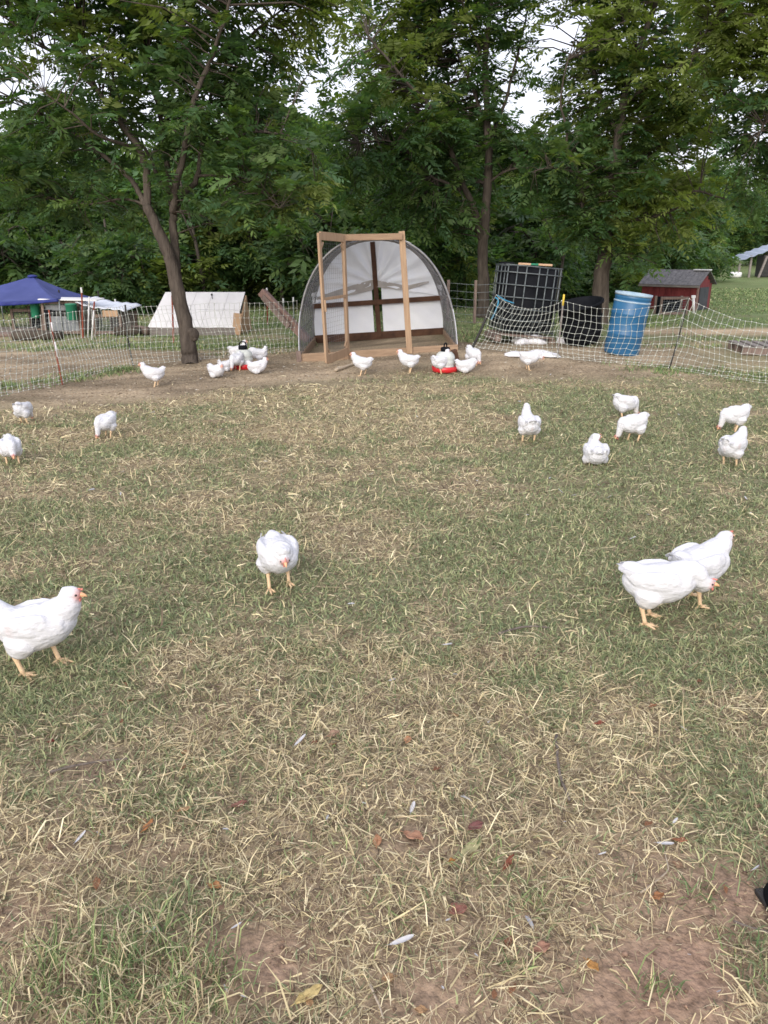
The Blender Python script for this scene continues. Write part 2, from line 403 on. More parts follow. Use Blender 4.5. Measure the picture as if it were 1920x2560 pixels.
def blades(x, y, L, w, elev, col, curl=0.5, droop=0.4, zoff=0.0):
    n = len(x); az = rng.uniform(0, 2 * np.pi, n)
    dx, dy = np.cos(az), np.sin(az); ce, se = np.cos(elev), np.sin(elev)
    z0 = terr(x, y) + zoff - 0.002
    az2 = az + rng.normal(0, curl, n); e2 = elev - rng.uniform(0, 1, n) * droop * 1.6
    p0 = np.stack([x, y, z0], -1)
    p1 = p0 + np.stack([dx * ce, dy * ce, se], -1) * (L * 0.55)[:, None]
    p2 = p1 + np.stack([np.cos(az2) * np.cos(e2), np.sin(az2) * np.cos(e2), np.sin(e2)], -1) * (L * 0.45)[:, None]
    tz = terr(p2[:, 0], p2[:, 1]) + 0.003; p2[:, 2] = np.maximum(p2[:, 2], tz)
    ra = rng.uniform(0, 2 * np.pi, n)
    sx, sy = -dy, dx; tw = rng.uniform(-0.8, 0.8, n)
    sv = np.stack([sx * np.cos(tw), sy * np.cos(tw), np.sin(tw)], -1) * (w / 2)[:, None]
    V = np.stack([p0 - sv, p0 + sv, p1 - sv * 0.9, p1 + sv * 0.9, p2], 1)
    k = np.arange(n)[:, None] * 5
    T = np.concatenate([k + [0, 1, 3], k + [0, 3, 2], k + [2, 3, 4]], 1).reshape(-1, 3)
    return V.reshape(-1, 3), T, np.repeat(col, 5, 0)

def pick(pal, n, var=0.22):
    c = pal[rng.integers(0, len(pal), n)]; return c * rng.uniform(1 - var, 1 + var, (n, 1))

def cover_field(name, label, zones):
    Vs, Ts, Cs, o = [], [], [], 0
    for d0, d1, n, w0, Lk in zones:
        x, y = wedge(n, d0, d1); cov, g, red, dirt = ground_maps(x, y)
        keep = rng.uniform(0, 1, n) < cov * (1 - 0.93 * (dirt > 0.55)); x, y, g, dirt = x[keep], y[keep], g[keep], dirt[keep]; n = len(x)
        isg = rng.uniform(0, 1, n) < np.clip(0.47 + (g - 0.50) * 1.35, 0.12, 0.80)
        up = rng.uniform(0, 1, n)
        elev = np.where(isg, rng.uniform(0.1, 1.1, n), np.where(up < 0.72, rng.uniform(0.0, 0.3, n), rng.uniform(0.3, 1.0, n)))
        L = np.where(isg, rng.uniform(0.025, 0.065, n), np.clip(rng.lognormal(-3.05, 0.55, n), 0.012, 0.16)) * Lk
        w = w0 * np.clip(rng.lognormal(-0.1, 0.4, n), 0.4, 2.2) * np.where(isg, 1.15, 0.85)
        c = np.where(isg[:, None], pick(GREEN, n), pick(STRAW, n, .32))
        v, t, cl = blades(x, y, L, w, elev, c, zoff=np.where(isg, 0, rng.uniform(0, 0.012, n)))
        Vs.append(v); Ts.append(t + o); Cs.append(cl); o += len(v)
    me = big_mesh(name, np.concatenate(Vs), np.concatenate(Ts), 'blade', np.concatenate(Cs))
    return tag(link(name, me), label, 'grass', kind='stuff')

cover_field('pasture_grass', 'short green and straw coloured grass matted over the pasture', [
    (0.55, 1.7, 60000, 0.0026, 0.92), (1.7, 3.0, 100000, 0.0031, 0.9), (3.0, 5.0, 100000, 0.0040, 0.9),
    (5.0, 7.5, 88000, 0.0052, 0.95), (7.5, 10.5, 66000, 0.0068, 1.0)])

# taller green tufts: bottom left clump, weeds here and there, grass beyond the netting
def tufts(name, label, pts, m='blade'):
    Vs, Ts, Cs, o = [], [], [], 0
    for (x, y, r, n, L, w, gfrac) in pts:
        xx = x + rng.normal(0, r, n); yy = y + rng.normal(0, r, n)
        isg = rng.uniform(0, 1, n) < gfrac
        c = np.where(isg[:, None], pick(GREEN * np.array([0.82, 0.96, 0.78]), n), pick(STRAW, n))
        v, t, cl = blades(xx, yy, L * rng.uniform(0.5, 1.2, n), w * rng.uniform(0.7, 1.3, n), rng.uniform(0.45, 1.4, n), c, droop=0.7)
        Vs.append(v); Ts.append(t + o); Cs.append(cl); o += len(v)
    return tag(link(name, big_mesh(name, np.concatenate(Vs), np.concatenate(Ts), m, np.concatenate(Cs))), label, 'grass', kind='stuff')

tp = []
for px, py, r, n, L in ((150, 2400, .05, 150, .11), (300, 2440, .06, 200, .12), (420, 2380, .06, 170, .10), (90, 2520, .05, 130, .10), (480, 2500, .05, 110, .09),
                        (250, 2540, .05, 140, .11), (540, 2450, .04, 90, .08), (1200, 2150, .05, 70, .06), (980, 2290, .05, 80, .06), (870, 2060, .07, 90, .05),
                        (330, 2030, .08, 110, .06), (1760, 2240, .03, 60, .07), (1340, 2260, .04, 70, .06), (1290, 2400, .04, 60, .06), (1640, 2480, .03, 50, .08),
                        (560, 1800, .1, 110, .05), (1120, 1750, .12, 130, .055), (960, 1700, .12, 130, .055), (760, 1900, .1, 110, .05), (1880, 2400, .05, 70, .07)):
    p = G(px, py); tp.append((p.x, p.y, r, n, L, 0.0032, 0.58))
tufts('long_grass', 'longer green and straw tufts standing in the near foreground', tp)

fx, fy = wedge(5200, 13.0, 34.0, 0.62, 1.0)
cv, gg, rr, dd = ground_maps(fx, fy)
ok = (rng.uniform(0, 1, len(fx)) < cv) & (dd < 0.45) & ~((np.abs(fx + 0.07) < 1.35) & (fy < 14.6))
fx, fy = fx[ok], fy[ok]
tufts('field_grass', 'green field grass growing beyond the netting',
      [(a, b, 0.10 + 0.004 * b, 16, 0.05 + 0.04 * float(vnoise(a * .7, b * .7, 9)), 0.008 + 0.0007 * b, 0.93) for a, b in zip(fx, fy)])
# green strips along the netting foot
tp = []
for (xa, ya, xb, yb, n, L, gf) in ((-5.0, 9.05, -3.55, 11.2, 120, .10, .9), (3.4, 10.6, 5.6, 9.9, 110, .09, .95), (-4.3, 13.6, -1.4, 13.9, 150, .12, .95), (-2.9, 12.6, -1.5, 13.2, 40, .06, .5),
                                   (-6.2, 13.4, -4.3, 13.9, 80, .10, .9), (3.2, 12.6, 5.2, 12.4, 60, .08, .8), (1.3, 13.2, 1.9, 14.8, 40, .1, .8), (3.2, 16.5, 6.8, 17.5, 140, .16, .9)):
    for i in range(n):
        u = random.random(); tp.append((xa + (xb - xa) * u + random.gauss(0, .15), ya + (yb - ya) * u + random.gauss(0, .16), .07, 12, L, .010, gf))
tufts('verge_grass', 'lush green grass strips along the foot of the netting', tp)

# bits of straw, wood chips and droppings on the dirt
n = 26000
x, y = wedge(n, 8.3, 12.8); cv, gg, rr, dd = ground_maps(x, y); k = rng.uniform(0, 1, n) < dd * 0.9; x, y = x[k], y[k]; n = len(x)
c = pick(np.array([[.42, .35, .25], [.32, .25, .17], [.50, .44, .34], [.20, .15, .10], [.36, .28, .19], [.16, .12, .085]]), n)
big = rng.uniform(0, 1, n) < 0.03; c[big] = np.array([.66, .63, .56])
v, t, cl = blades(x, y, rng.uniform(.015, .055, n), rng.uniform(.005, .012, n), rng.uniform(0, .25, n), c, zoff=0.004)
tag(link('straw_litter', big_mesh('straw_litter', v, t, 'blade', cl)), 'straw and wood chips strewn over the bare dirt', 'litter', kind='stuff')

# crumbs of soil, droppings and chaff on the bare spots of the foreground
n = 9000
x, y = wedge(n, 0.6, 4.2); cv, gg, rr, dd = ground_maps(x, y); k = rng.uniform(0, 1, n) < np.clip(1.15 - cv, 0.12, 1); x, y, rr = x[k], y[k], rr[k]; n = len(x)
sz = np.clip(rng.lognormal(-5.6, 0.5, n), .0015, .011); oc = np.array([[1, 0, 0], [-1, 0, 0], [0, 1, 0], [0, -1, 0], [0, 0, .7], [0, 0, -.7]])
V = np.stack([x, y, terr(x, y) + sz * .3], -1)[:, None] + oc[None] * sz[:, None, None] * rng.uniform(.6, 1.3, (n, 6, 1))
F = (np.arange(n)[:, None, None] * 6 + np.array([[0, 2, 4], [2, 1, 4], [1, 3, 4], [3, 0, 4], [2, 0, 5], [1, 2, 5], [3, 1, 5], [0, 3, 5]])[None]).reshape(-1, 3)
c = (np.array([.16, .12, .09]) + (np.array([.34, .215, .15]) - np.array([.16, .12, .09])) * rr[:, None]) * rng.uniform(.5, 1.35, (n, 1))
tag(link('soil_crumbs', big_mesh('soil_crumbs', V.reshape(-1, 3), F, 'blade', np.repeat(c, 6, 0))), 'crumbs of reddish soil on the bare spots of the foreground', 'soil', kind='stuff')
n = 22000
x, y = wedge(n, 0.6, 4.5); c = pick(np.concatenate([STRAW, STRAW[3:]]), n, .3)
v, t, cl = blades(x, y, rng.uniform(.006, .028, n), rng.uniform(.0012, .0034, n), rng.uniform(0, .2, n), c, zoff=0.003)
tag(link('chaff', big_mesh('chaff', v, t, 'blade', cl)), 'short bits of chaff over the foreground soil', 'litter', kind='stuff')

# ------------------------------------------------------------------ foliage
def compound_leaves(B, A, L, nl, col, lw=0.35, ll=0.34, droop=0.35):
    """pinnate leaves: B base (n,3), A axis unit (n,3), L length (n,), nl leaflets"""
    n = len(B); up = np.array([0, 0, 1.0])
    side = np.cross(A, up); side /= np.maximum(np.linalg.norm(side, axis=1, keepdims=True), 1e-4)
    roll = rng.uniform(-0.7, 0.7, n)[:, None]; nrm = np.cross(side, A)
    side = side * np.cos(roll) + nrm * np.sin(roll); nrm = np.cross(side, A)
    j = np.arange(nl); t = 0.18 + 0.82 * (j // 2 * 2 + 1) / nl; sg = np.where(j % 2 == 0, 1.0, -1.0); sg[-1] = 0.0; t[-1] = 1.0
    prof = 0.65 + 0.5 * np.sin(np.pi * np.clip(t, 0, 1) ** 0.9)
    P = B[:, None] + A[:, None] * (t[None, :, None] * L[:, None, None]) - up * (droop * (t ** 2)[None, :, None] * L[:, None, None] * rng.uniform(.4, 1.5, n)[:, None, None])
    D = side[:, None] * (sg[None, :, None] * 0.9) + A[:, None] * (0.45 + 0.6 * (sg == 0))[None, :, None] - up * (0.15 + droop * 0.8 * t)[None, :, None]
    D = D + rng.normal(0, 0.16, D.shape); D /= np.linalg.norm(D, axis=2, keepdims=True)
    LL = (L[:, None] * ll * prof[None] * rng.uniform(.8, 1.2, (n, nl)))[..., None]
    Wv = np.cross(D, nrm[:, None] + rng.normal(0, 0.25, D.shape)); Wv /= np.maximum(np.linalg.norm(Wv, axis=2, keepdims=True), 1e-4)
    Wv = Wv * LL * lw * 0.5
    V = np.stack([P, P + D * LL * 0.42 - Wv, P + D * LL, P + D * LL * 0.42 + Wv], 2).reshape(-1, 3)
    Qd = np.arange(len(V)).reshape(-1, 4)
    Cc = np.repeat(np.repeat(col, nl, 0) * rng.uniform(.82, 1.18, (n * nl, 1)), 4, 0)
    return V, Qd, Cc

LEAFC = np.array([[.080, .135, .046], [.060, .115, .045], [.098, .150, .048], [.068, .128, .060]])
LEAFY = np.array([[.145, .190, .048], [.165, .205, .060]])

def leaf_dirs(n, outward=None):
    a = rng.uniform(0, 2 * np.pi, n); e = rng.uniform(-0.35, 0.75, n)
    D = np.stack([np.cos(a) * np.cos(e), np.sin(a) * np.cos(e), np.sin(e)], -1)
    if outward is not None:
        D = D + outward * 0.7; D /= np.linalg.norm(D, axis=1, keepdims=True)
    return D

def smooth_path(pts, sub=3):
    pts = [Vector(p) for p in pts]; out = []
    for i in range(len(pts) - 1):
        p0 = pts[max(i - 1, 0)]; p1 = pts[i]; p2 = pts[i + 1]; p3 = pts[min(i + 2, len(pts) - 1)]
        for k in range(sub):
            t = k / sub
            out.append(0.5 * ((2 * p1) + (p2 - p0) * t + (2 * p0 - 5 * p1 + 4 * p2 - p3) * t * t + (3 * p1 - p0 - 3 * p2 + p3) * t ** 3))
    return out + [pts[-1]]

def nodes_of(limbs):
    N = []; Rr = []
    for pts, r0, r1 in limbs:
        sp = smooth_path(pts, 4)
        for i, p in enumerate(sp):
            u = i / (len(sp) - 1); N.append(p); Rr.append(r0 + (r1 - r0) * u)
    return np.array([tuple(p) for p in N]), np.array(Rr)

def wood_mesh(limbs, twigs, m, n_main=10):
    mb = MB()
    for pts, r0, r1 in limbs:
        sp = smooth_path(pts, 4); k = len(sp)
        jit = [Vector((random.gauss(0, .006), random.gauss(0, .006), 0)) * (1 if 0 < i < k - 1 else 0) for i in range(k)]
        mb.tube([p + j for p, j in zip(sp, jit)], [(r0 + (r1 - r0) * (i / (k - 1)) ** 0.9) * random.uniform(.95, 1.06) for i in range(k)], n_main)
    for a, b, c_, r in twigs:
        mb.tube([a, b, c_], [r, r * 0.75, r * 0.35], 4, cap=False)
    return mb.mesh('trunk', m, smooth=True)

def traced_tree(name, label, limbs, crowns, gaps, nclus, per, L, nl=13, yellow=0.12, lvar=(0.7, 1.25)):
    """limbs are world polylines; crowns are ellipsoids (center, radii, weight); leaf clusters hang on twigs from the nearest limb"""
    root = thing(name, label, 'tree', limbs[0][0][0]); o0 = Vector(limbs[0][0][0])
    N, NR = nodes_of(limbs[1:]); cl = []
    wts = np.array([c[2] for c in crowns], float); wts /= wts.sum()
    while len(cl) < nclus:
        c, r_, _ = crowns[rng.choice(len(crowns), p=wts)]
        v = rng.normal(0, 1, 3); v /= np.linalg.norm(v); v *= rng.uniform(0, 1) ** (1 / 2.4)
        p = np.array(c) + v * np.array(r_)
        q = proj(p)
        if any((q[0] - gx_) ** 2 / (ga * ga) + (q[1] - gy_) ** 2 / (gb * gb) < rng.uniform(0.8, 1.15) for gx_, gy_, ga, gb in gaps): continue
        cl.append(p)
    cl = np.array(cl); twigs = []; BB = []; OO = []
    for p in cl:
        dd = np.linalg.norm(N - p, axis=1) + 0.25 * np.abs(N[:, 2] - p[2] + 0.3)
        i = int(np.argmin(dd)); a = Vector(N[i]); b = Vector(p); ln = (b - a).length
        mid = a.lerp(b, 0.55) + Vector((random.gauss(0, .06), random.gauss(0, .06), 0.10 * ln)) 
        twigs.append((a, mid, b, min(NR[i] * 0.8, 0.006 + 0.007 * ln)))
        k = per
        tt = rng.uniform(0.45, 1.0, k)
        base = np.array([(mid.lerp(b, max(0, (u - .5) * 2)) if u > .5 else a.lerp(mid, u * 2))[:] for u in tt])
        BB.append(base); ow = np.array(((b - a).normalized())[:]); OO.append(np.repeat(ow[None], k, 0))
    BB = np.concatenate(BB); OO = np.concatenate(OO); n = len(BB)
    yel = np.repeat(vnoise(cl[:, 0] * 0.9 + cl[:, 1], cl[:, 2] * 0.9, 4) , per) + rng.normal(0, .05, n)
    isy = yel > (1 - yellow * 2.0)
    col = np.where(isy[:, None], pick(LEAFY, n, .2), pick(LEAFC, n, .25))
    V, Qd, Cc = compound_leaves(BB, leaf_dirs(n, OO), L * rng.uniform(*lvar, n), nl, col)
    tw = [(a - o0, b - o0, c_ - o0, r) for a, b, c_, r in twigs]
    lb = [([Vector(q) - o0 for q in pts], r0, r1) for pts, r0, r1 in limbs]
    link('trunk', wood_mesh(lb, tw, 'bark'), root)
    link('crown', big_mesh('crown', V - np.array(o0[:]), Qd, 'leaf', Cc), root)
    return root

def pxl(pts, Y, dy=0.0, n0=0):
    """trace of a limb in the plane y=Y, drifting in depth by dy along its length"""
    k = len(pts); return [at(px, py, Y + dy * i / max(k - 1, 1)) for i, (px, py) in enumerate(pts)]

def ell(px, py, rx, ry, Y, rd, w=None):
    c = at(px, py, Y); s = c.y / FPX * 1.04
    return ((c.x, Y, c.z), (rx * s, rd, ry * s), w or rx * ry)

# left tree: leaning double trunk with a knot
YA = G(474, 906).y; A0 = G(476, 908)
limbsA = [
    ([A0 - Vector((0, 0, .08)), at(475, 896, YA), at(470, 860, YA), at(464, 815, YA), at(447, 746, YA), at(437, 696, YA), at(425, 646, YA), at(408, 605, YA), at(387, 559, YA), at(366, 515, YA)], 0.138, 0.066),
    (pxl([(444, 720), (441, 680), (437, 615), (433, 563), (433, 532), (428, 492), (417, 405), (399, 278), (376, 197), (370, 60), (360, -90)], YA + .03, .9), .080, .016),
    (pxl([(366, 518), (347, 480), (324, 446), (272, 399), (231, 370), (162, 318), (60, 260), (-60, 200)], YA, .9), .044, .010),
    (pxl([(368, 522), (367, 440), (347, 370), (312, 324), (262, 250), (231, 214), (156, 150), (64, 81), (-40, 10)], YA, .5), .060, .012),
    (pxl([(338, 368), (290, 355), (243, 336), (180, 283), (110, 230)], YA + .1, -1.0), .030, .008),
    (pxl([(240, 222), (214, 150), (197, 58), (174, -10), (150, -140)], YA + .35, .6), .036, .010),
    (pxl([(432, 530), (440, 463), (463, 370), (477, 272), (515, 174), (544, 104), (580, -20), (600, -150)], YA, -.8), .055, .012),
    (pxl([(434, 530), (446, 505), (463, 480), (492, 446), (503, 370), (512, 336), (530, 230), (580, 140), (660, 60), (740, 0)], YA, .9), .052, .012),
    (pxl([(425, 480), (399, 451), (370, 382), (324, 324), (290, 230), (270, 120)], YA + .1, 1.4), .036, .009),
    (pxl([(360, 512), (330, 500), (290, 498), (230, 510), (150, 500), (60, 490)], YA, .9), .020, .006),
    (pxl([(505, 372), (560, 350), (640, 330), (720, 340), (780, 380)], YA + .5, -.8), .024, .007),
    (pxl([(492, 440), (560, 440), (640, 470), (700, 520)], YA + .3, -.9), .02, .006)]
gapsA = [(535, 150, 30, 28), (835, 110, 26, 60), (20, 290, 50, 40), (165, 40, 22, 20), (110, 190, 28, 20), (800, 215, 34, 20), (640, 20, 18, 20), (330, 30, 18, 16), (700, 225, 22, 20), (60, 140, 16, 14), (250, 90, 14, 14), (450, 60, 16, 14), (590, 90, 14, 18), (690, 130, 18, 14)]
crA = [ell(330, 130, 460, 240, YA + .7, 1.7), ell(610, 420, 200, 150, YA - .1, 1.2, 36000), ell(90, 390, 220, 120, YA + .6, 1.4), ell(330, -140, 480, 170, YA + .3, 1.8), ell(560, 230, 170, 160, YA + .7, 1.3), ell(180, 520, 210, 70, YA + .6, .9, 9000), ell(800, -20, 120, 90, YA, 1.0)]
treeA = traced_tree('walnut_tree', 'tree with a leaning knotted trunk standing inside the netting, left of the hoop coop', limbsA, crA, gapsA, 1040, 5, .35, yellow=.12)
kb = MB(); kp = at(484, 822, YA) - A0
kb.ball((kp.x, kp.y - .03, kp.z), (.085, .09, .10), 10, 8); kb.ball((kp.x - .03, kp.y - .07, kp.z + .05), (.05, .05, .05), 8, 6); kb.ball((kp.x + .02, kp.y - .06, kp.z - .06), (.045, .045, .04), 8, 6)
kb.build('burl', 'bark', treeA, smooth=True)

# middle tree behind the coop
YB = 18.0
b0 = at(1208, 770, YB); b0.z = float(terr(b0.x, YB)) - .1
limbsB = [
    ([b0, at(1208, 770, YB), at(1209, 700, YB), at(1207, 640, YB), at(1212, 560, YB), at(1217, 480, YB), at(1222, 400, YB), at(1218, 300, YB), at(1212, 150, YB), at(1222, 60, YB), at(1230, -40, YB), at(1235, -160, YB)], .155, .03),
    (pxl([(1206, 600), (1195, 560), (1180, 509), (1157, 463), (1134, 394), (1099, 324), (1064, 255), (1024, 214), (970, 150), (920, 90)], YB, -1.5), .085, .015),
    (pxl([(1151, 475), (1110, 455), (1076, 440), (1018, 376), (960, 350), (900, 360)], YB - .5, -1.0), .04, .009),
    (pxl([(1222, 375), (1240, 310), (1261, 260), (1290, 150), (1301, 104), (1325, 0), (1350, -120)], YB, 1.0), .045, .012),
    (pxl([(1216, 330), (1190, 240), (1150, 150), (1110, 60), (1080, -60)], YB, 1.2), .045, .012),
    (pxl([(1218, 460), (1260, 430), (1310, 420), (1350, 440)], YB, -.6), .03, .008),
    (pxl([(1214, 160), (1180, 80), (1150, -20), (1130, -120)], YB, -.8), .032, .01)]
gapsB = [(1365, 125, 40, 70), (1240, 235, 30, 20), (840, 150, 28, 32), (1300, 290, 24, 16), (1110, 130, 18, 12), (1180, 200, 14, 20), (1050, 40, 16, 14), (1290, 60, 18, 20), (900, 60, 16, 16)]
crB = [ell(1090, 130, 230, 190, YB + .8, 2.0), ell(960, 360, 190, 170, YB - .6, 1.7), ell(1180, 380, 130, 150, YB + 1.0, 1.2, 9000), ell(1130, -100, 250, 120, YB, 2.0), ell(1060, 520, 130, 80, YB - .4, 1.2, 9000), ell(1290, 350, 90, 80, YB, 1.1)]
traced_tree('walnut_tree', 'tall slim tree with a straight stem rising right behind the hoop coop', limbsB, crB, gapsB, 800, 5, .44, yellow=.12)

# right tree behind the blue drum
YC = 16.4
c0 = at(1499, 800, YC); c0.z = float(terr(c0.x, YC)) - .1
limbsC = [
    ([c0, at(1500, 785, YC), at(1503, 700, YC), at(1512, 640, YC), at(1522, 580, YC), at(1528, 520, YC), at(1535, 440, YC), at(1545, 350, YC), at(1560, 250, YC), at(1600, 120, YC), at(1640, 0, YC), at(1660, -120, YC)], .20, .03),
    (pxl([(1506, 640), (1490, 600), (1463, 567), (1455, 492), (1446, 434), (1417, 370), (1417, 324), (1400, 250), (1420, 150)], YC, -1.0), .06, .012),
    (pxl([(1446, 434), (1410, 425), (1370, 420), (1330, 430)], YC - .5, -.5), .022, .007),
    (pxl([(1528, 540), (1580, 550), (1640, 540), (1700, 515), (1735, 478), (1793, 492), (1845, 505)], YC, -.9), .045, .010),
    (pxl([(1548, 340), (1500, 240), (1480, 130), (1500, 20), (1490, -100)], YC, 1.2), .05, .012),
    (pxl([(1558, 260), (1640, 200), (1720, 150), (1790, 60), (1840, -20)], YC, -1.2), .05, .012),
    (pxl([(1600, 130), (1560, 60), (1540, -30), (1530, -130)], YC, -.9), .035, .01),
    (pxl([(1535, 440), (1600, 400), (1680, 370), (1750, 380)], YC, 1.0), .035, .009)]
gapsC = [(1365, 130, 40, 70), (1850, 320, 24, 18), (1885, 220, 18, 30), (1800, 430, 48, 26), (1720, 110, 22, 26), (1440, 300, 18, 14), (1560, 250, 18, 14), (1670, 430, 24, 15), (1760, 300, 20, 16), (1460, 210, 16, 12), (1600, 60, 14, 12), (1500, 130, 14, 12)]
crC = [ell(1560, 300, 190, 180, YC + .6, 1.7), ell(1540, 80, 200, 160, YC, 2.0), ell(1660, 480, 170, 90, YC - .4, 1.2), ell(1420, 440, 120, 120, YC - .3, 1.2), ell(1560, -120, 260, 110, YC, 1.9), ell(1480, 560, 110, 70, YC - .4, .9, 7500), ell(1720, 230, 110, 130, YC, 1.3), ell(1610, 620, 90, 60, YC - .5, .8, 4200)]
treeC = traced_tree('walnut_tree', 'stout dark tree standing behind the blue drum', limbsC, crC, gapsC, 820, 5, .41, yellow=.24)

# tree rooted outside the picture on the right, its boughs hang in
YD = 13.0
d0 = Vector((at(2230, 850, YD).x, YD, 0)); d0.z = float(terr(d0.x, YD)) - .1
limbsD = [
    ([d0, at(2225, 700, YD), at(2190, 500, YD), at(2160, 300, YD), at(2130, 100, YD), at(2100, -100, YD)], .16, .05),
    (pxl([(2185, 480), (2100, 380), (2020, 330), (1930, 300), (1900, 330)], YD, -.4), .05, .010),
    (pxl([(2165, 330), (2080, 200), (1990, 150), (1920, 170), (1860, 240)], YD, .5), .05, .010),
    (pxl([(2135, 120), (2020, 60), (1900, -20), (1828, 0), (1780, 60), (1735, 120)], YD, .3), .05, .010),
    (pxl([(2180, 450), (2060, 470), (1960, 440), (1880, 460)], YD, .6), .035, .009),
    (pxl([(1990, 150), (1930, 190), (1860, 200), (1800, 260), (1770, 330)], YD + .2, .4), .022, .007)]
crD = [ell(1880, 60, 120, 110, YD, 1.2), ell(1900, 420, 80, 120, YD, 1.0), ell(2050, 150, 150, 260, YD, 1.3), ell(1860, -80, 170, 80, YD, 1.2), ell(1860, 270, 110, 110, YD, 1.0, 9000), ell(1820, 160, 80, 90, YD, .9, 5000)]
gapsD = [(1850, 310, 26, 20), (1885, 220, 18, 30), (1800, 440, 40, 20), (1830, 190, 16, 16)]
traced_tree('walnut_tree', 'leafy boughs of a tree hanging in at the upper right edge', limbsD, crD, gapsD, 470, 6, .31, yellow=.2)

# ------------------------------------------------------------------ background wood
def wood_proto(seed, h, cw, low, ncl, per, L, dark):
    r_ = random.Random(seed); limbs = []; root = link('tree_pattern', None)
    lean = r_.uniform(-.5, .5)
    tp_ = [Vector((lean * (k / 5) ** 1.5 + r_.gauss(0, .05), r_.gauss(0, .05), h * .93 * k / 5)) for k in range(6)]; tp_[0] = Vector((0, 0, -.15))
    limbs.append((tp_, h * .021 + .02, .02))
    for i in range(11):
        u = r_.uniform(.22, .9); a = r_.uniform(0, 6.28); p = smooth_path(tp_, 4); s = p[int(u * (len(p) - 1))]
        ln = cw * r_.uniform(.6, 1.0) * (1.1 - .5 * u); d = Vector((math.cos(a), math.sin(a), 0))
        limbs.append(([s, s + d * ln * .35 + Vector((0, 0, ln * .22)), s + d * ln * .7 + Vector((0, 0, ln * .42)), s + d * ln + Vector((0, 0, ln * .45))], .045, .008))
    N, NR = nodes_of(limbs[1:]); BB = []; OO = []; tw = []; cz = []
    for i in range(ncl):
        v = rng.normal(0, 1, 3); v /= np.linalg.norm(v); v *= rng.uniform(.25, 1) ** .5
        zc = (low + h) / 2; p = np.array([lean * .5 + v[0] * cw, v[1] * cw, zc + v[2] * (h - low) / 2])
        w = 0.72 + 0.5 * vnoise(math.atan2(v[1], v[0]) * 1.6 + seed, v[2] * 2.2, seed); p[0] *= w; p[1] *= w
        i_ = int(np.argmin(np.linalg.norm(N - p, axis=1))); a = Vector(N[i_]); b = Vector(p); mid = a.lerp(b, .55) + Vector((0, 0, .1 * (b - a).length))
        tw.append((a, mid, b, .012)); tt = rng.uniform(.5, 1.05, per)
        BB.append(np.array([a.lerp(b, min(u, 1))[:] for u in tt]) + rng.normal(0, .10, (per, 3))); OO.append(np.repeat(np.array((b - a).normalized()[:])[None], per, 0)); cz += [v] * per
    BB = np.concatenate(BB); OO = np.concatenate(OO); n = len(BB)
    yel = vnoise(BB[:, 0] * 1.1 + seed, BB[:, 2] * 1.1, seed + 4)
    col = np.where((yel > .74)[:, None], pick(LEAFY * .85, n, .2), pick(LEAFC, n, .25)) * dark
    V, Qd, Cc = compound_leaves(BB, leaf_dirs(n, OO), L * rng.uniform(.7, 1.3, n), 9, col, lw=.36, ll=.40)
    link('trunk', wood_mesh(limbs, tw, 'far_bark', 7), root); link('crown', big_mesh('crown', V, Qd, 'leaf', Cc), root)
    return root

protos = [wood_proto(1, 6.6, 2.2, 1.3, 300, 7, .62, 1.0), wood_proto(2, 6.2, 2.0, .9, 290, 7, .60, 1.15), wood_proto(3, 7.2, 2.3, 1.6, 310, 7, .62, .9), wood_proto(4, 5.4, 2.0, .7, 270, 7, .58, 1.35)]
shrub_p = [wood_proto(11, 2.3, 1.5, .2, 130, 7, .46, .95), wood_proto(12, 1.7, 1.3, .1, 110, 7, .42, 1.2)]
used = set()
def plant(p, name, label, cat, x, y, s, rz, group, sz=1.0):
    o = p if id(p) not in used else copy_tree(p)
    used.add(id(p)); o.name = name; o.location = (x, y, float(terr(x, y))); o.rotation_euler = (0, 0, rz); o.scale = (s, s, s * sz)
    return tag(o, label, cat, group)
def area(px):
    return ('behind the blue canopy and the left tree', 'wood on the left') if px < 640 else (('behind the hoop coop', 'wood behind the coop') if px < 1330 else ('behind the drum and the red shed', 'wood on the right'))
ORD = ['first', 'second', 'third', 'fourth', 'fifth', 'sixth', 'seventh', 'eighth', 'ninth', 'tenth', 'eleventh', 'twelfth']
wood = [(-40, 25, 1.0, 0), (90, 23, .92, 1), (210, 26.5, 1.08, 2), (330, 24, .98, 3), (455, 27, 1.05, 0), (560, 23.5, .95, 1), (690, 27.5, 1.1, 2), (800, 24.5, 1.0, 0), (905, 27, 1.05, 3), (1010, 23.5, .95, 1),
        (1105, 26, 1.02, 2), (1190, 29, 1.1, 0), (1085, 21.5, .66, 3), (1330, 27, .95, 1), (1420, 30, 1.0, 2), (1580, 31, .95, 0), (1700, 36, .9, 1), (1640, 26.5, .62, 3), (-140, 28, 1.1, 2), (640, 31, 1.1, 0), (520, 31.5, 1.15, 2),
        (1800, 57, 1.25, 3), (1895, 60, 1.3, 1), (2010, 57, 1.3, 0), (1740, 54, 1.2, 2), (1500, 38, 1.05, 3)]
for i, (px, yy, s, k) in enumerate(wood):
    x = (px - 960) / FPX * (yy * .97); nm, gr = area(px)
    k_ = sorted(q[0] for q in wood if area(q[0]) == (nm, gr)).index(px)
    plant(protos[k], 'woodland_tree', f'{ORD[k_]} from the left of the woodland trees {nm}', 'tree', x, yy, s * .80, i * 2.4, gr)
for i in range(28):
    px = -120 + i * 78; yy = (46 if px < 1700 else 60) + 7 * ((i * 37) % 10) / 10; x = (px - 960) / FPX * yy
    plant(protos[i % 4], 'woodland_tree', 'distant tree in the far row closing the dark wood', 'tree', x, yy, (.86 if px < 1300 else .72) + .14 * ((i * 13) % 7) / 7, i * 1.7, 'far row of the wood', 1.0)
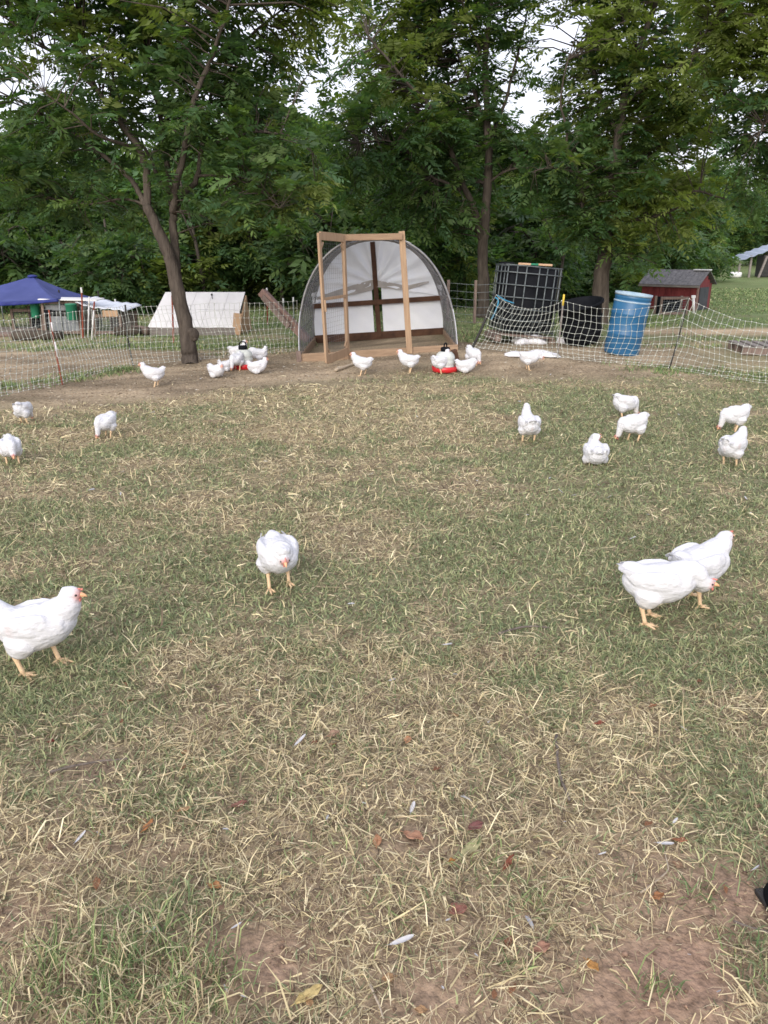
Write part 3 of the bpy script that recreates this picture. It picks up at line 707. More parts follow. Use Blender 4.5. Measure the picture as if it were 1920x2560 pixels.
shr = [(20, 21.5, 1.0), (170, 22.5, 1.2), (300, 21, .9), (420, 22, 1.1), (520, 24.5, 1.2), (690, 25, .9), (830, 22.5, 1.2), (930, 22, 1.2), (1010, 23, 1.1), (1120, 22, 1.0), (1300, 25, 1.2), (1400, 27, 1.1), (1330, 23, .9),
                                 (1560, 24.5, .75), (1600, 27, 1.2), (1720, 40, 1.3), (1800, 58, 1.5), (1890, 61, 1.5), (1430, 33, 1.4), (240, 27, 1.3), (740, 29, 1.4), (80, 27, 1.4), (600, 28, 1.3)]
for i, (px, yy, s) in enumerate(shr):
    x = (px - 960) / FPX * (yy * .97); nm, gr = area(px)
    k_ = sorted(q[0] for q in shr if area(q[0]) == (nm, gr)).index(px)
    plant(shrub_p[i % 2], 'undergrowth_shrub', f'{ORD[k_]} from the left of the low shrubs {nm}', 'shrub', x, yy, s, i * 1.9, 'undergrowth: ' + gr)
# bare leaning saplings seen in the dark between the trunks
for i, (px, py, yy, dx, h, r_) in enumerate([(515, 742, 22, -.5, 3.4, .07), (528, 742, 22.6, .2, 3.6, .075), (505, 742, 23.2, .05, 3.0, .06), (705, 735, 24, -.1, 3.2, .06), (625, 738, 24.5, .1, 3.0, .06), (285, 735, 22, -.08, 2.4, .07), (1390, 770, 20, .25, 2.2, .05)]):
    b = at(px, py, yy); x = b.x; z = float(terr(x, yy))
    mb = MB(); pts = [(0, 0, -.1), (dx * .15, 0, h * .3), (dx * .5, .05, h * .65), (dx, .1, h)]
    mb.tube(smooth_path(pts, 3), [r_ * (1 - .07 * k) for k in range(10)], 8)
    root = thing('sapling', ['thin bare trunk leaning left in the dark gap right of the leaning tree', 'thin bare trunk leaning right in the dark gap right of the leaning tree', 'upright thin bare trunk in the dark gap right of the leaning tree',
                             'thin bare trunk in the dark just left of the hoop coop', 'thin bare trunk standing behind the white shelter', 'thin bare trunk standing behind the white sheet roof', 'thin forked sapling between the caged tank and the stout tree'][i], 'tree', (x, yy, z))
    mb.build('trunk', 'far_bark', root, True)
    b2 = MB(); b2.tube([(dx * .4, 0, h * .55), (dx * .4 - .35, .05, h * .8), (dx * .4 - .5, .1, h)], [r_ * .5, r_ * .35, r_ * .2], 6); b2.build('branch', 'far_bark', root, True)

# ------------------------------------------------------------------ hoop coop
K0 = G(752, 903)
coop = thing('hoop_coop', 'arched hoop coop with white tarp back wall and open wooden screen door', 'coop', K0, (0, R(-3.4), 0))
KM = Matrix.Translation(K0) @ Euler((0, R(-3.4), 0)).to_matrix().to_4x4(); KI = KM.inverted()
def kl(px, py, Y): return KI @ at(px, py, Y)
HW, HH, HD, HX = 1.20, 1.72, 2.40, 1.20
def hoop(t, s=1.0, y=0.0, hw=HW, hh=HH):
    a = math.pi * (1 - t); c, n_ = math.cos(a), math.sin(a); q = 2 / 2.3
    return Vector((HX + hw * s * math.copysign(abs(c) ** q, c), y, hh * s * abs(n_) ** q + .01))
KY = K0.y
# cover: grey mesh cloth over a cattle panel arch, white edge band
MB().grid(lambda u, v: hoop(u, 1.0, .02 + v * (HD - .02)) + Vector((0, 0, .012 * math.sin(v * 21) * math.sin(u * math.pi))), 44, 14, .008).build('mesh_cover', 'shade_cloth', coop, True)
MB().tube([hoop(i / 40, 1.004, 0) for i in range(41)], .016, 8).build('front_hoop', 'wire', coop, True)
MB().tube([hoop(i / 40, .995, HD) for i in range(41)], .014, 8).build('back_hoop', 'wire', coop, True)
for k in range(1, 7):
    MB().tube([hoop(i / 36, .985, HD * k / 7) for i in range(37)], .005, 5).build('panel_hoop', 'wire', coop, True)
for k in range(1, 14):
    t = k / 14; MB().tube([hoop(t, .985, .02), hoop(t, .985, HD * .5), hoop(t, .985, HD)], .006, 5).build('panel_rod', 'wire', coop, True)
for t0, t1 in ((0.0, .12), (.90, 1.0)):
    MB().grid(lambda u, v: hoop(t0 + (t1 - t0) * u, 1.012, -.03 + v * .10), 14, 2, .006).build('cover_edge', 'white_tarp', coop, True)
MB().grid(lambda u, v: hoop(.50 + .14 * u, 1.015, -.02 + v * .05), 14, 2, .006).build('cover_edge', 'white_tarp', coop, True)
# sills
bl, br = hoop(0), hoop(1)
MB().box((HX, -.02, .05), (2.44, .045, .13), bev=.004).build('front_sill', 'sill_lumber', coop)
MB().box((HX, HD, .07), (2.36, .04, .14), bev=.004).build('back_sill', 'stained_wood', coop)
for sx in (0.02, 2.38):
    MB().box((sx, HD / 2, .05), (.04, HD - .09, .12), bev=.004).build('side_sill', 'sill_lumber', coop)
MB().box((-.02, -.05, .05), (.07, .07, .22), (0, 0, .2), .006).build('corner_block', 'old_wood', coop)
# back wall frame
vb = HD - .035
MB().beam((HX - .0, vb, 0.05), (HX - .02, vb, HH - .03), .085, .04, up=(0, 1, 0), bev=.004).build('back_post', 'stained_wood', coop)
MB().beam((.03, vb - .045, .66), (2.37, vb - .045, .67), .085, .04, up=(0, 1, 0), bev=.004).build('back_rail', 'stained_wood', coop)
# back wall tarps: an upper sheet gathered at the middle post, two lower sheets
BP = Vector((HX, 0, .98))
def upper(u, v):
    e = hoop(u, .985, HD - .005); e.y = 0
    if e.z < .70: e.z = .70 - .0 * e.z
    c = BP + Vector(((u - .5) * 1.5 * (1 - v), 0, -.22 * abs(u - .5) * 2 * (1 - v)))
    p = c.lerp(e, v); ang = math.atan2(p.z - BP.z, p.x - BP.x); rr = (p - BP).length
    fold = (.5 + .5 * math.sin(ang * 15 + 1.2 * math.sin(ang * 4))) ** 2
    p.y = HD - .005 - .065 * fold * math.exp(-rr * 0.9) * min(1, rr * 5) - .006 * math.sin(p.x * 17 + p.z * 9)
    return p
MB().grid(upper, 110, 20).build('upper_tarp', 'white_tarp', coop, True)
def hem(u, v):
    x = .12 + 2.02 * u; c = abs(u - .50) * 2
    z = 1.05 - .24 * c ** 1.15 + (.10 if u > .80 else 0) * (u - .80) / .2 * 1.6
    w = (.16 * math.sin(math.pi * min(max(u, .02), .98)) ** .6 + .015) * (1.0 - .35 * (u > .5))
    return Vector((x, HD - .035 - .012 * math.sin(u * 31 + v * 3) - .012 * v, z - w * v))
MB().grid(hem, 60, 5).build('hem_band', 'tarp_hem', coop, True)
for (xa, xb, s_) in ((.03, HX - .085, 1), (HX + .085, 2.37, 2)):
    MB().grid(lambda u, v: Vector((xa + (xb - xa) * u, HD + .004 - .012 * (fbm(u * 3 + s_ * 7, v * 3, 5, 3) - .3) * 2 - .004 * math.sin((u + v) * 20), .13 + v * (.78 + .14 * (1 - abs((xa + (xb - xa) * u) - HX))))), 24, 22).build('lower_tarp', 'white_tarp', coop, True)
# door frame and the door swung out
Yf = KY - .06
pa, pb = kl(1024, 884, Yf), kl(1004, 578, Yf)
MB().beam(pa, pb, .088, .045, up=(0, 1, 0), bev=.004).build('door_post', 'new_lumber', coop)
pa2, pb2 = kl(868, 900, Yf), kl(856, 590, Yf)
MB().beam(pa2, pb2, .042, .045, up=(0, 1, 0), bev=.004).build('door_post', 'new_lumber', coop)
MB().beam(kl(852, 594, Yf - .048), kl(1006, 591, Yf - .048), .045, .088, up=(0, 0, 1), bev=.004).build('door_header', 'new_lumber_x', coop)
hinge_b, hinge_t = at(870, 884, Yf - .09), at(859, 588, Yf - .09)
free_b, free_t = at(817, 907, Yf - .80), at(797, 582, Yf - .80)
D = [KI @ q for q in (hinge_b, hinge_t, free_b, free_t)]
dn = (D[2] - D[0]).cross(D[1] - D[0]).normalized()
door = link('screen_door', None, coop); tag(door, 'open screen door of pale lumber')
ex = (D[2] - D[0]).normalized()
MB().beam(D[2], D[3], .066, .034, up=dn, bev=.003).build('stile', 'new_lumber', door)
MB().beam(D[0], D[1], .066, .034, up=dn, bev=.003).build('stile', 'new_lumber', door)
def rail(t, h, nm='rail', dz=0.0):
    a = D[0].lerp(D[1], t); b = D[2].lerp(D[3], t); a = a + ex * .034; b = b - ex * .034
    MB().beam(a, b, h, .032, up=dn, bev=.003).build(nm, 'new_lumber', door)
rail(.022, .12); rail(.978, .11); rail(.50, .04)
for t, sg in ((.075, 1), (.925, -1)):
    for a, b in ((D[0], D[1]), (D[2], D[3])):
        s1 = ex if a is D[0] else -ex
        q = a.lerp(b, t) + s1 * .045; MB().beam(q + (b - a).normalized() * (.07 * sg), q + s1 * .07 - (b - a).normalized() * .005 * sg, .02, .02, up=dn).build('gusset', 'new_lumber', door)
wm = MB()
for i in range(1, 12):
    a = D[0].lerp(D[2], i / 12); b = D[1].lerp(D[3], i / 12); wm.tube([a.lerp(b, .05), a.lerp(b, .95)], .0012, 3, False)
for i in range(1, 26):
    a = D[0].lerp(D[1], i / 26); b = D[2].lerp(D[3], i / 26); wm.tube([a.lerp(b, .06), a.lerp(b, .94)], .0012, 3, False)
tag(wm.build('wire_screen', 'wire', door), kind='stuff')
a = D[2].lerp(D[3], .45) - dn * .03; MB().box(a, (.03, .03, .16), None, .004).build('latch_block', 'new_lumber', door)

# ------------------------------------------------------------------ leaning beam left of the coop
pa, pb = at(655, 730, 15.0), at(752, 832, 14.6)
dv = (pb - pa).normalized(); end = pb + dv * ((pb.z - float(terr(pb.x, 14.6)) - .02) / -dv.z if dv.z < 0 else .3)
o = thing('timber_beam', 'weathered square timber leaning behind the left side of the hoop coop', 'beam', end)
MB().beam(pa - end, Vector((0, 0, 0)), .15, .15, up=(0, 1, .2), bev=.012).build('timber', 'red_board', o)
MB().beam(Vector(pa - end) + Vector((.02, -.095, -.08)), Vector((-.35, -.095, .27)), .10, .025, up=(0, 1, .2), bev=.004).build('plank', 'old_wood', o)

# ------------------------------------------------------------------ electric netting
def netting(name, label, posts, height, nrows, spacing, sag, lean=0.0, amp=.02):
    """posts: list of (base, top) world points; strands run between them"""
    root = thing(name, label, 'fence', posts[0][0]); o0 = Vector(posts[0][0])
    knots = MB(); vert = MB(); rows = [[] for _ in range(nrows)]
    zf = [0.0] + [((k + 1) / nrows) ** 1.12 for k in range(nrows - 1)] + []
    zf = [0.02 + .98 * (k / (nrows - 1)) ** 1.45 for k in range(nrows)]
    for s in range(len(posts) - 1):
        (b0, t0), (b1, t1) = [tuple(map(Vector, q)) for q in (posts[s], posts[s + 1])]
        sg = sag[s]; ln = (b1 - b0).length; n = max(2, int(ln / spacing))
        for i in range(n + 1):
            u = i / n; dip = 4 * u * (1 - u); col = []
            b = b0.lerp(b1, u); b.z = float(terr(b.x, b.y)) + .01; t = t0.lerp(t1, u); t.z -= sg * dip
            ph = s * 3 + u * 4
            for k, z in enumerate(zf):
                bow = Vector((amp * math.sin(z * 5.2 + ph) * math.sin(math.pi * z), amp * .6 * math.cos(z * 4 + ph), 0)) + Vector((random.gauss(0, .004), random.gauss(0, .004), random.gauss(0, .005)))
                bulge = (t1 - t0).cross(Vector((0, 0, 1))).normalized() * (.10 * dip * sg * 3 * math.sin(math.pi * z))
                p = b.lerp(t, z) + bow + bulge; col.append(p - o0); rows[k].append(p - o0)
            vert.tube(col, .0034, 3, False)
            for p in col:
                knots.add([p + Vector(q) * .0075 for q in ((1, 0, 0), (-1, 0, 0), (0, 1, 0), (0, -1, 0), (0, 0, 1.2), (0, 0, -1.2))],
                          [(0, 2, 4), (2, 1, 4), (1, 3, 4), (3, 0, 4), (2, 0, 5), (1, 2, 5), (3, 1, 5), (0, 3, 5)])
    for r_ in rows: MB().tube(r_, .0022, 3, False).build('line_wire', 'net_strand', root)
    tag(vert.build('upright_strings', 'net_strand', root), kind='stuff'); tag(knots.build('knots', 'net_knot', root), kind='stuff')
    return root, o0

def gz(p): p = Vector(p); p.z = float(terr(p.x, p.y)); return p
def stake(root, o0, a, b, r0, m, nm='post', tip=None, bend=0.0):
    a = Vector(a) - o0; b = Vector(b) - o0; mid = a.lerp(b, .5) + Vector((bend, 0, 0))
    p = MB().tube(smooth_path([a - Vector((0, 0, .05)), mid, b], 4), r0, 8).build(nm, m, root, True)
    if tip: MB().tube([b - (b - a).normalized() * .14, b + (b - a).normalized() * .012], r0 * 1.25, 8).build('post_cap', tip, p, True)
    return p

L0 = G(-260, 1075); L1 = G(-20, 1000); L2 = G(157, 962); L3 = G(334, 915); L4 = G(560, 898); L5 = G(735, 880)
def top(px, py, b, dy=0.0): return at(px, py, b.y + dy)
PL = [(L0, top(-330, 850, L0)), (L1, top(-40, 803, L1)), (L2, top(122, 782, L2)), (L3, top(313, 765, L3)), (L4, top(535, 757, L4)), (L5, top(742, 752, L5))]
nl_, o0 = netting('electric_netting', 'white electric poultry netting along the left edge, bowed outward', PL, .95, 11, .075, (.02, .03, .02, .02, .02), amp=.035)
stake(nl_, o0, L1, top(-40, 790, L1), .010, 'black_post'); stake(nl_, o0, L3, top(313, 762, L3), .012, 'black_post', bend=-.03)
p2 = stake(nl_, o0, L2, top(122, 775, L2), .009, 'rusty_red', bend=-.01); p2['label'] = 'red and white leaning stake'
for u0, u1 in ((.38, .58), (.72, .84)):
    a = Vector(L2).lerp(top(122, 775, L2), u0) - o0; b = Vector(L2).lerp(top(122, 775, L2), u1) - o0; MB().tube([a, b], .0105, 8).build('white_band', 'white_pipe', nl_, True)

R0 = G(1176, 873); R1 = G(1393, 897); R2 = G(1671, 926); R3 = G(1960, 967); R4 = G(2250, 1030)
PR = [(R0, top(1240, 738, R0)), (R1, top(1405, 752, R1)), (R2, top(1722, 746, R2)), (R3, top(1985, 812, R3)), (R4, top(2300, 860, R4))]
nr_, o0 = netting('electric_netting', 'white electric poultry netting on the right, sagging in front of the blue drum', PR, .95, 11, .075, (.16, .13, .10, .05), amp=.04)
stake(nr_, o0, R0, top(1240, 736, R0), .020, 'black_post', bend=.02); stake(nr_, o0, R2, top(1722, 744, R2), .010, 'black_post', bend=.012)
ps = stake(nr_, o0, R1, top(1410, 738, R1), .011, 'weathered', tip='yellow_cap')
rp = [top(1236, 742, R0) - o0, top(1246, 752, R0, -.05) - o0, top(1240, 775, R0, -.06) - o0, top(1228, 800, R0, -.05) - o0]
MB().tube(smooth_path(rp, 4), .012, 6).build('blue_rope', 'blue_rope', nr_, True)
rp = [top(1243, 738, R0) - o0, top(1262, 750, R0) - o0, top(1285, 758, R0) - o0]
MB().tube(smooth_path(rp, 4), .009, 6).build('blue_rope', 'blue_rope', nr_, True)

# ------------------------------------------------------------------ back field fence (woven wire on stakes)
def wire_fence(name, label, pts, h, rows, step, stakes=True):
    root = thing(name, label, 'fence', gz(pts[0])); o0 = gz(pts[0]); vert = MB()
    P = [gz(p) for p in pts]; path = []
    for a, b in zip(P[:-1], P[1:]):
        n = max(1, int((b - a).length / step)); path += [gz(a.lerp(b, i / n)) for i in range(n)]
    path.append(P[-1])
    for k in range(rows):
        z = .04 + (h - .04) * k / (rows - 1); MB().tube([p + Vector((0, 0, z - .03 * math.sin(i * .5) ** 2)) - o0 for i, p in enumerate(path)], .0035, 3, False).build('line_wire', 'galvanized', root)
    for p in path: vert.tube([p + Vector((0, 0, .04)) - o0, p + Vector((0, 0, h)) - o0], .0025, 3, False)
    tag(vert.build('stay_wires', 'galvanized', root), kind='stuff')
    if stakes:
        for p in P: MB().box(p + Vector((0, 0, h * .52)) - o0, (.05, .05, h * 1.12), (0, 0, .3), .004).build('stake', 'old_wood', root)
    return root
wire_fence('woven_wire_fence', 'sagging grey woven wire fence right of the hoop coop', [(1.35, 16.8, 0), (1.9, 16.6, 0), (2.5, 16.6, 0), (3.2, 17.0, 0)], .80, 6, .16)
# steel T posts with white tips
for i, (px, py, pt, Y, lab) in enumerate([(206, 842, 721, 15.2, 'rust red steel stake with white tip in front of the white sheet roof'), (432, 842, 727, 14.4, 'red steel stake with white tip in front of the white shelter'),
                                  (670, 840, 722, 18, 'white tipped steel stake behind the leaning timber'), (711, 840, 748, 18.5, 'short white tipped stake, left one of the pair beside the coop'), (736, 840, 745, 18.8, 'short white tipped stake, right one of the pair beside the coop'),
                                  (291, 840, 750, 17.0, 'thin pale stake behind the white sheet roof'), (248, 835, 729, 17.6, 'dark stake at the right corner of the blue canopy'), (150, 835, 727, 16.6, 'black stake poking up in front of the blue canopy')]):
    b = gz(at(px, py, Y)); t = at(px - 3, pt, Y); r_ = thing('steel_stake', lab, 'stake', b); h = t.z - b.z
    m1 = 'rusty_red' if i < 3 else ('black_post' if i > 5 else 'galvanized')
    MB().tube([(0, 0, -.1), (t.x - b.x, 0, h - .08)], .016, 6).build('post', m1, r_)
    MB().tube([(t.x - b.x, 0, h - .08), (t.x - b.x, 0, h + .02)], .019, 6).build('tip', 'white_pipe' if i < 6 else m1, r_)
for i, (pxa, pya, pxb, pyb, Y, lab, m1) in enumerate([(228, 848, 236, 754, 14.9, 'leaning white and red pole beside the pen, nearer one', 'white_pipe'), (218, 835, 223, 742, 15.3, 'upright white pole beside the pen', 'white_pipe')]):
    a = gz(at(pxa, pya, Y)); b = at(pxb, pyb, Y) - a; o = thing('marker_pole', lab, 'pole', a)
    MB().tube([(0, 0, -.03), b * .78], .014, 8).build('pole', m1, o, True); MB().tube([b * .78, b], .015, 8).build('pole_top', 'rusty_red' if i == 0 else 'white_pipe', o, True)

# ------------------------------------------------------------------ blue drum
q = G(1552, 884); drum = thing('plastic_drum', 'blue plastic drum tilted behind the right netting', 'drum', q, (R(2), R(6.5), 0))
r_ = .258; h_ = .88
MB().lathe([(r_ * .93, 0), (r_ * .985, .02), (r_ * .97, .05), (r_, .08), (r_, .27), (r_ * 1.025, .285), (r_ * 1.025, .305), (r_, .32), (r_, .56), (r_ * 1.025, .575), (r_ * 1.025, .595), (r_, .61), (r_, .75), (r_ * .975, .775), (r_ * .975, .79), (r_ * 1.0, .80), (r_ * .99, .84), (r_ * .95, .85), (r_ * .93, .85), (r_ * .93, .838), (.02, .838)], 40).build('barrel', 'blue_plastic', drum, True)
MB().lathe([(r_ * .94, .842), (r_ * 1.035, .842), (r_ * 1.035, .878), (r_ * .94, .878), (r_ * .94, .842)], 40).build('rim', 'drum_rim', drum, True)
MB().lathe([(r_ * .985, .745), (r_ * 1.02, .75), (r_ * 1.02, .765), (r_ * .985, .77), (r_ * .985, .745)], 40).build('band', 'drum_rim', drum, True)
MB().lathe([(.035, .838), (.035, .862), (.0, .862)], 12, Matrix.Translation((.13, -.05, 0))).build('bung', 'black_plastic', drum, True)

# ------------------------------------------------------------------ caged tank on pallet
q = G(1306, 862); IY = q.y
tank = thing('caged_tank', 'black tank in a grey steel tube cage standing on a pallet', 'tank', (q.x + .02, q.y + .52, q.z), (R(-1), R(5.0), R(5)))
w, d_, h_ = 0.90, .86, 1.02
MB().box((0, 0, .15 + h_ / 2 + .03), (w - .07, d_ - .07, h_ - .02), None, .06).build('tank_body', 'black_plastic', tank, True)
MB().lathe([(.11, 0), (.11, .04), (.09, .05), (.0, .05)], 18, Matrix.Translation((0, 0, .15 + h_ + .02))).build('cap', 'black_plastic', tank, True)
for zz in (.19, .35, .53, .71, .90, 1.09, 1.20):
    z = zz
    pts = [(-w / 2, -d_ / 2, z), (w / 2, -d_ / 2, z), (w / 2, d_ / 2, z), (-w / 2, d_ / 2, z), (-w / 2, -d_ / 2, z)]
    mb = MB(); [mb.tube([a, b], .0095, 6) for a, b in zip(pts[:-1], pts[1:])]; mb.build('cage_ring', 'cage_steel', tank, True)
for x in (-.43, -.28, -.13, 0.08, .21, .34, .43):
    for yy in (-d_ / 2 + .012, d_ / 2 - .012): MB().tube([(x, yy, .16), (x, yy, 1.21)], .0105, 6).build('cage_bar', 'cage_steel', tank, True)
for yy in (-.25, 0, .25):
    for x in (-w / 2 + .012, w / 2 - .012): MB().tube([(x, yy, .16), (x, yy, 1.21)], .0105, 6).build('cage_bar', 'cage_steel', tank, True)
for x in (-.45, 0, .45): MB().box((x, 0, .05), (.10, d_, .10), None, .006).build('pallet_block', 'old_wood', tank)
for i in range(6): MB().box((0, -.42 + i * .168, .118), (w + .02, .11, .025), None, .003).build('pallet_slat', 'old_wood', tank)
# slats lying on the tank
for i, (px, l, m1, lab) in enumerate([(1266, .24, 'black_plastic', 'black stick sticking out over the tank top'), (1312, .20, 'cardboard', 'orange brown board scrap on the tank top, left one'), (1332, .16, 'green_plastic', 'small green scrap on the tank top'), (1362, .24, 'cardboard', 'tan board scrap on the tank top, right one')]):
    a = at(px, 660 + (px - 1240) * .075, IY + .25); a.z = q.z + 1.225 + (0.02 if i else .025) - (px - 1306) / 150 * .043
    o = tag(MB().box((0, 0, 0), (l, .09, .03), (0, R(2.5), .3 * (-1) ** i), .006).build('board_scrap', m1), lab, 'scrap'); o.location = a

# feed sacks in front of the tank
def sack(px, py, l, w, h, rz, lab, seed):
    p = G(px, py); o = thing('feed_sack', lab, 'sack', p, (0, 0, rz))
    def fn(u, v):
        x = (u - .5) * l; y = (v - .5) * w
        e = (math.sin(math.pi * u) * math.sin(math.pi * v)) ** .35
        return Vector((x + .03 * math.sin(v * 9 + seed), y + .03 * math.sin(u * 11 + seed), h * e * (.45 + 1.1 * fbm(u * 3.2 + seed, v * 2.6, seed, 3)) + .004))
    MB().grid(fn, 34, 20, .004).build('sack', 'feed_sack', o, True)
    return o
sack(1325, 858, .52, .36, .12, .05, 'rumpled white feed sack under the caged tank, upper one', 3)
sack(1330, 890, .76, .26, .08, -.06, 'flattened white feed sack lying nearest to the netting', 8)
sack(1408, 858, .16, .13, .12, .4, 'small crumpled white bag beside the netting post', 13)
sack(1436, 852, .16, .14, .15, 1.2, 'small crumpled white bag before the black tub', 21)

# black tub and tyre between tank and drum
p = G(1462, 868); o = thing('black_tub', 'dark plastic tub tipped over between the caged tank and the blue drum', 'tub', p + Vector((.04, .30, .05)), (R(8), R(-12), 0)); o.scale = (1.15, 1.15, .95)
MB().lathe([(.22, 0), (.25, .05), (.27, .30), (.30, .62), (.33, .64), (.33, .67), (.29, .67), (.26, .40), (.05, .30)], 26).build('tub', 'black_plastic', o, True)
for z in (.2, .42): MB().lathe([(.262 + z * .05, z - .012), (.285 + z * .05, z), (.262 + z * .05, z + .012)], 26).build('rib', 'black_plastic', o, True)

# plank lying in the dirt before the coop and small sticks
def stick(name, label, cat, pts, r0, r1, m, n=6):
    P = [G(*q) for q in pts]; o0 = P[0]; rel = smooth_path([p - o0 + Vector((0, 0, r0 + .008)) for p in P], 3); k = len(rel)
    o = MB().tube([p + Vector((random.gauss(0, r0 * .3), random.gauss(0, r0 * .3), 0)) for p in rel], [r0 + (r1 - r0) * i / (k - 1) for i in range(k)], n).build(name, m, None, True)
    o.location = o0; return tag(o, label, cat)
stick('broken_plank', 'pale broken stick lying in the dirt before the open door', 'stick', [(838, 931), (868, 920), (905, 906)], .022, .016, 'pale_stick')
stick('fallen_twig', 'dark bent twig on the reddish soil at the left', 'twig', [(128, 1938), (200, 1920), (260, 1910), (318, 1905)], .0045, .003, 'twig')
stick('fallen_twig', 'grey twig lying lengthwise in the straw on the right', 'twig', [(1390, 1845), (1392, 1900), (1405, 1965), (1424, 2010)], .0055, .004, 'twig')
stick('fallen_twig', 'dark twig in the grass below the front right hens', 'twig', [(1245, 1592), (1290, 1578), (1330, 1572), (1372, 1576)], .006, .004, 'twig')
stick('fallen_twig', 'pale forked straw stalk in the lower right foreground', 'twig', [(1600, 2240), (1640, 2210), (1668, 2180), (1660, 2140)], .0028, .002, 'pale_stick')
stick('fallen_twig', 'thin dark twig at the lower right edge', 'twig', [(1830, 2310), (1870, 2325), (1925, 2340)], .003, .002, 'twig')
stick('fallen_twig', 'short pale stalk at the bottom centre', 'twig', [(925, 2470), (945, 2520), (960, 2556)], .003, .002, 'pale_stick')
p = G(1985, 2335); o = thing('boot', 'dark boot toe cut off at the right edge', 'boot', p + Vector((.015, 0, 0)), (0, 0, R(95)))
MB().grid(lambda u, v: Vector(((u - .5) * .26, .045 * math.cos(math.pi * v) * (1 - .55 * (2 * u - 1) ** 4), .075 * math.sin(math.pi * v) * (1 - .6 * max(0, 2 * u - 1) ** 3) + .01)), 18, 14, .003).build('upper', 'black_plastic', o, True)
MB().box((0, 0, .008), (.27, .09, .016), None, .004).build('sole', 'black_post', o)

# ------------------------------------------------------------------ low A frame shelter with white panels
b = G(472, 838); s = b.y * .985 / FPX
xl, xr = at(370, 830, b.y).x, at(590, 830, b.y).x; o = thing('chicken_shelter', 'low white panelled A-frame shelter with a cardboard gable', 'shelter', ((xl + xr) / 2, b.y, float(terr(0, b.y)) * 0 + float(terr((xl + xr) / 2, b.y))))
wl = (xr - xl) / 2; zb = .15; zt = .80
tl, tr = -wl + .25, wl + .12
for i in range(2):
    for j in range(5):
        def fn(u, v, i=i, j=j):
            U = (j + .008 + u * .984) / 5; Vv = (i + .008 + v * .984) / 2
            x = (-wl + (wl * 2) * U) * (1 - Vv) + (tl + (tr - tl) * U) * Vv
            return Vector((x, -.02 + .62 * Vv, zb + (zt - zb) * Vv + .004 * math.sin(U * 25)))
        MB().grid(fn, 4, 3, .012).build('roof_panel', 'tractor_panel', o)
MB().box((0, 0, zb / 2 - .01), (wl * 2 - .04, .03, zb + .02), None, .003).build('base_board', 'weathered', o)
MB().grid(lambda u, v: Vector(((tl + (tr - tl) * u) * v + (-wl + 2 * wl * u) * (1 - v), 1.22 - .61 * v, zb + (zt - zb - .004) * v)), 4, 3, .012).build('rear_roof', 'tractor_panel', o)
g = MB(); g.add([(wl + .02, .03, .0), (wl + .10, 1.18, .0), (wl + .12, .60, .74), (wl + .045, .03, .0), (wl + .125, 1.18, .0), (wl + .145, .60, .74)], [(0, 1, 2), (5, 4, 3), (0, 3, 4, 1), (1, 4, 5, 2), (2, 5, 3, 0)]); g.build('gable', 'cardboard', o)
MB().box((wl + .03, .0, .22), (.16, .02, .42), (0, .12, 0), .003).build('corner_panel', 'cardboard', o)
MB().tube([(.35, .50, zt - .18), (.35, .47, zt - .05)], .008, 6).build('hook', 'black_post', o); MB().ball((.35, .46, zt - .04), .022).build('knob', 'black_post', o, True)

# ------------------------------------------------------------------ blue canopy, pens and clutter at the left
cy = 15.6
fr = at(147, 748, cy); brr = at(247, 747, cy + 1.9); pk = at(81, 691, cy + 1.25); fl = Vector((fr.x - 2.6, cy + .1, fr.z)); bl_ = Vector((fl.x + .3, cy + 2.4, brr.z + .02))
canopy = thing('blue_canopy', 'faded blue peaked canopy over the pens at the left edge', 'canopy', (pk.x, pk.y, float(terr(pk.x, pk.y)))); co = Vector(canopy.location)
def face(a, b, sag):
    def fn(u, v):
        e = a.lerp(b, u); p = pk.lerp(e, v); s_ = math.sin(math.pi * u) * v
        p.z -= sag * s_ * (1 - .2 * v) + .05 * math.sin(math.pi * v); return p - co
    return fn
for a, b_, sg, m1 in ((fl, fr, .07, 'blue_tarp'), (fr, brr, .04, 'blue_tarp'), (brr, bl_, .05, 'blue_tarp'), (bl_, fl, .05, 'blue_tarp')):
    MB().grid(face(a, b_, sg), 20, 12, .006).build('canopy_panel', m1, canopy, True)
def val(u, v):
    e = fl.lerp(fr, u); e.z -= .07 * math.sin(math.pi * u) * .8; e.y -= .02 + .012 * math.sin(u * 60) * v
    return e - co - Vector((0, 0, .11 * v * (1 - .6 * u)))
MB().grid(val, 40, 3, .005).build('valance', 'dark_blue_tarp', canopy, True)
MB().ball(pk - co + Vector((0, 0, .0)), (.10, .10, .035), 12, 8).build('peak_cap', 'dark_blue_tarp', canopy, True)
for c_ in (fr, brr, bl_, fl): MB().tube([Vector((c_.x, c_.y, float(terr(c_.x, c_.y)))) - co, c_ - co - Vector((0, 0, .01))], .016, 8).build('leg', 'galvanized', canopy, True)

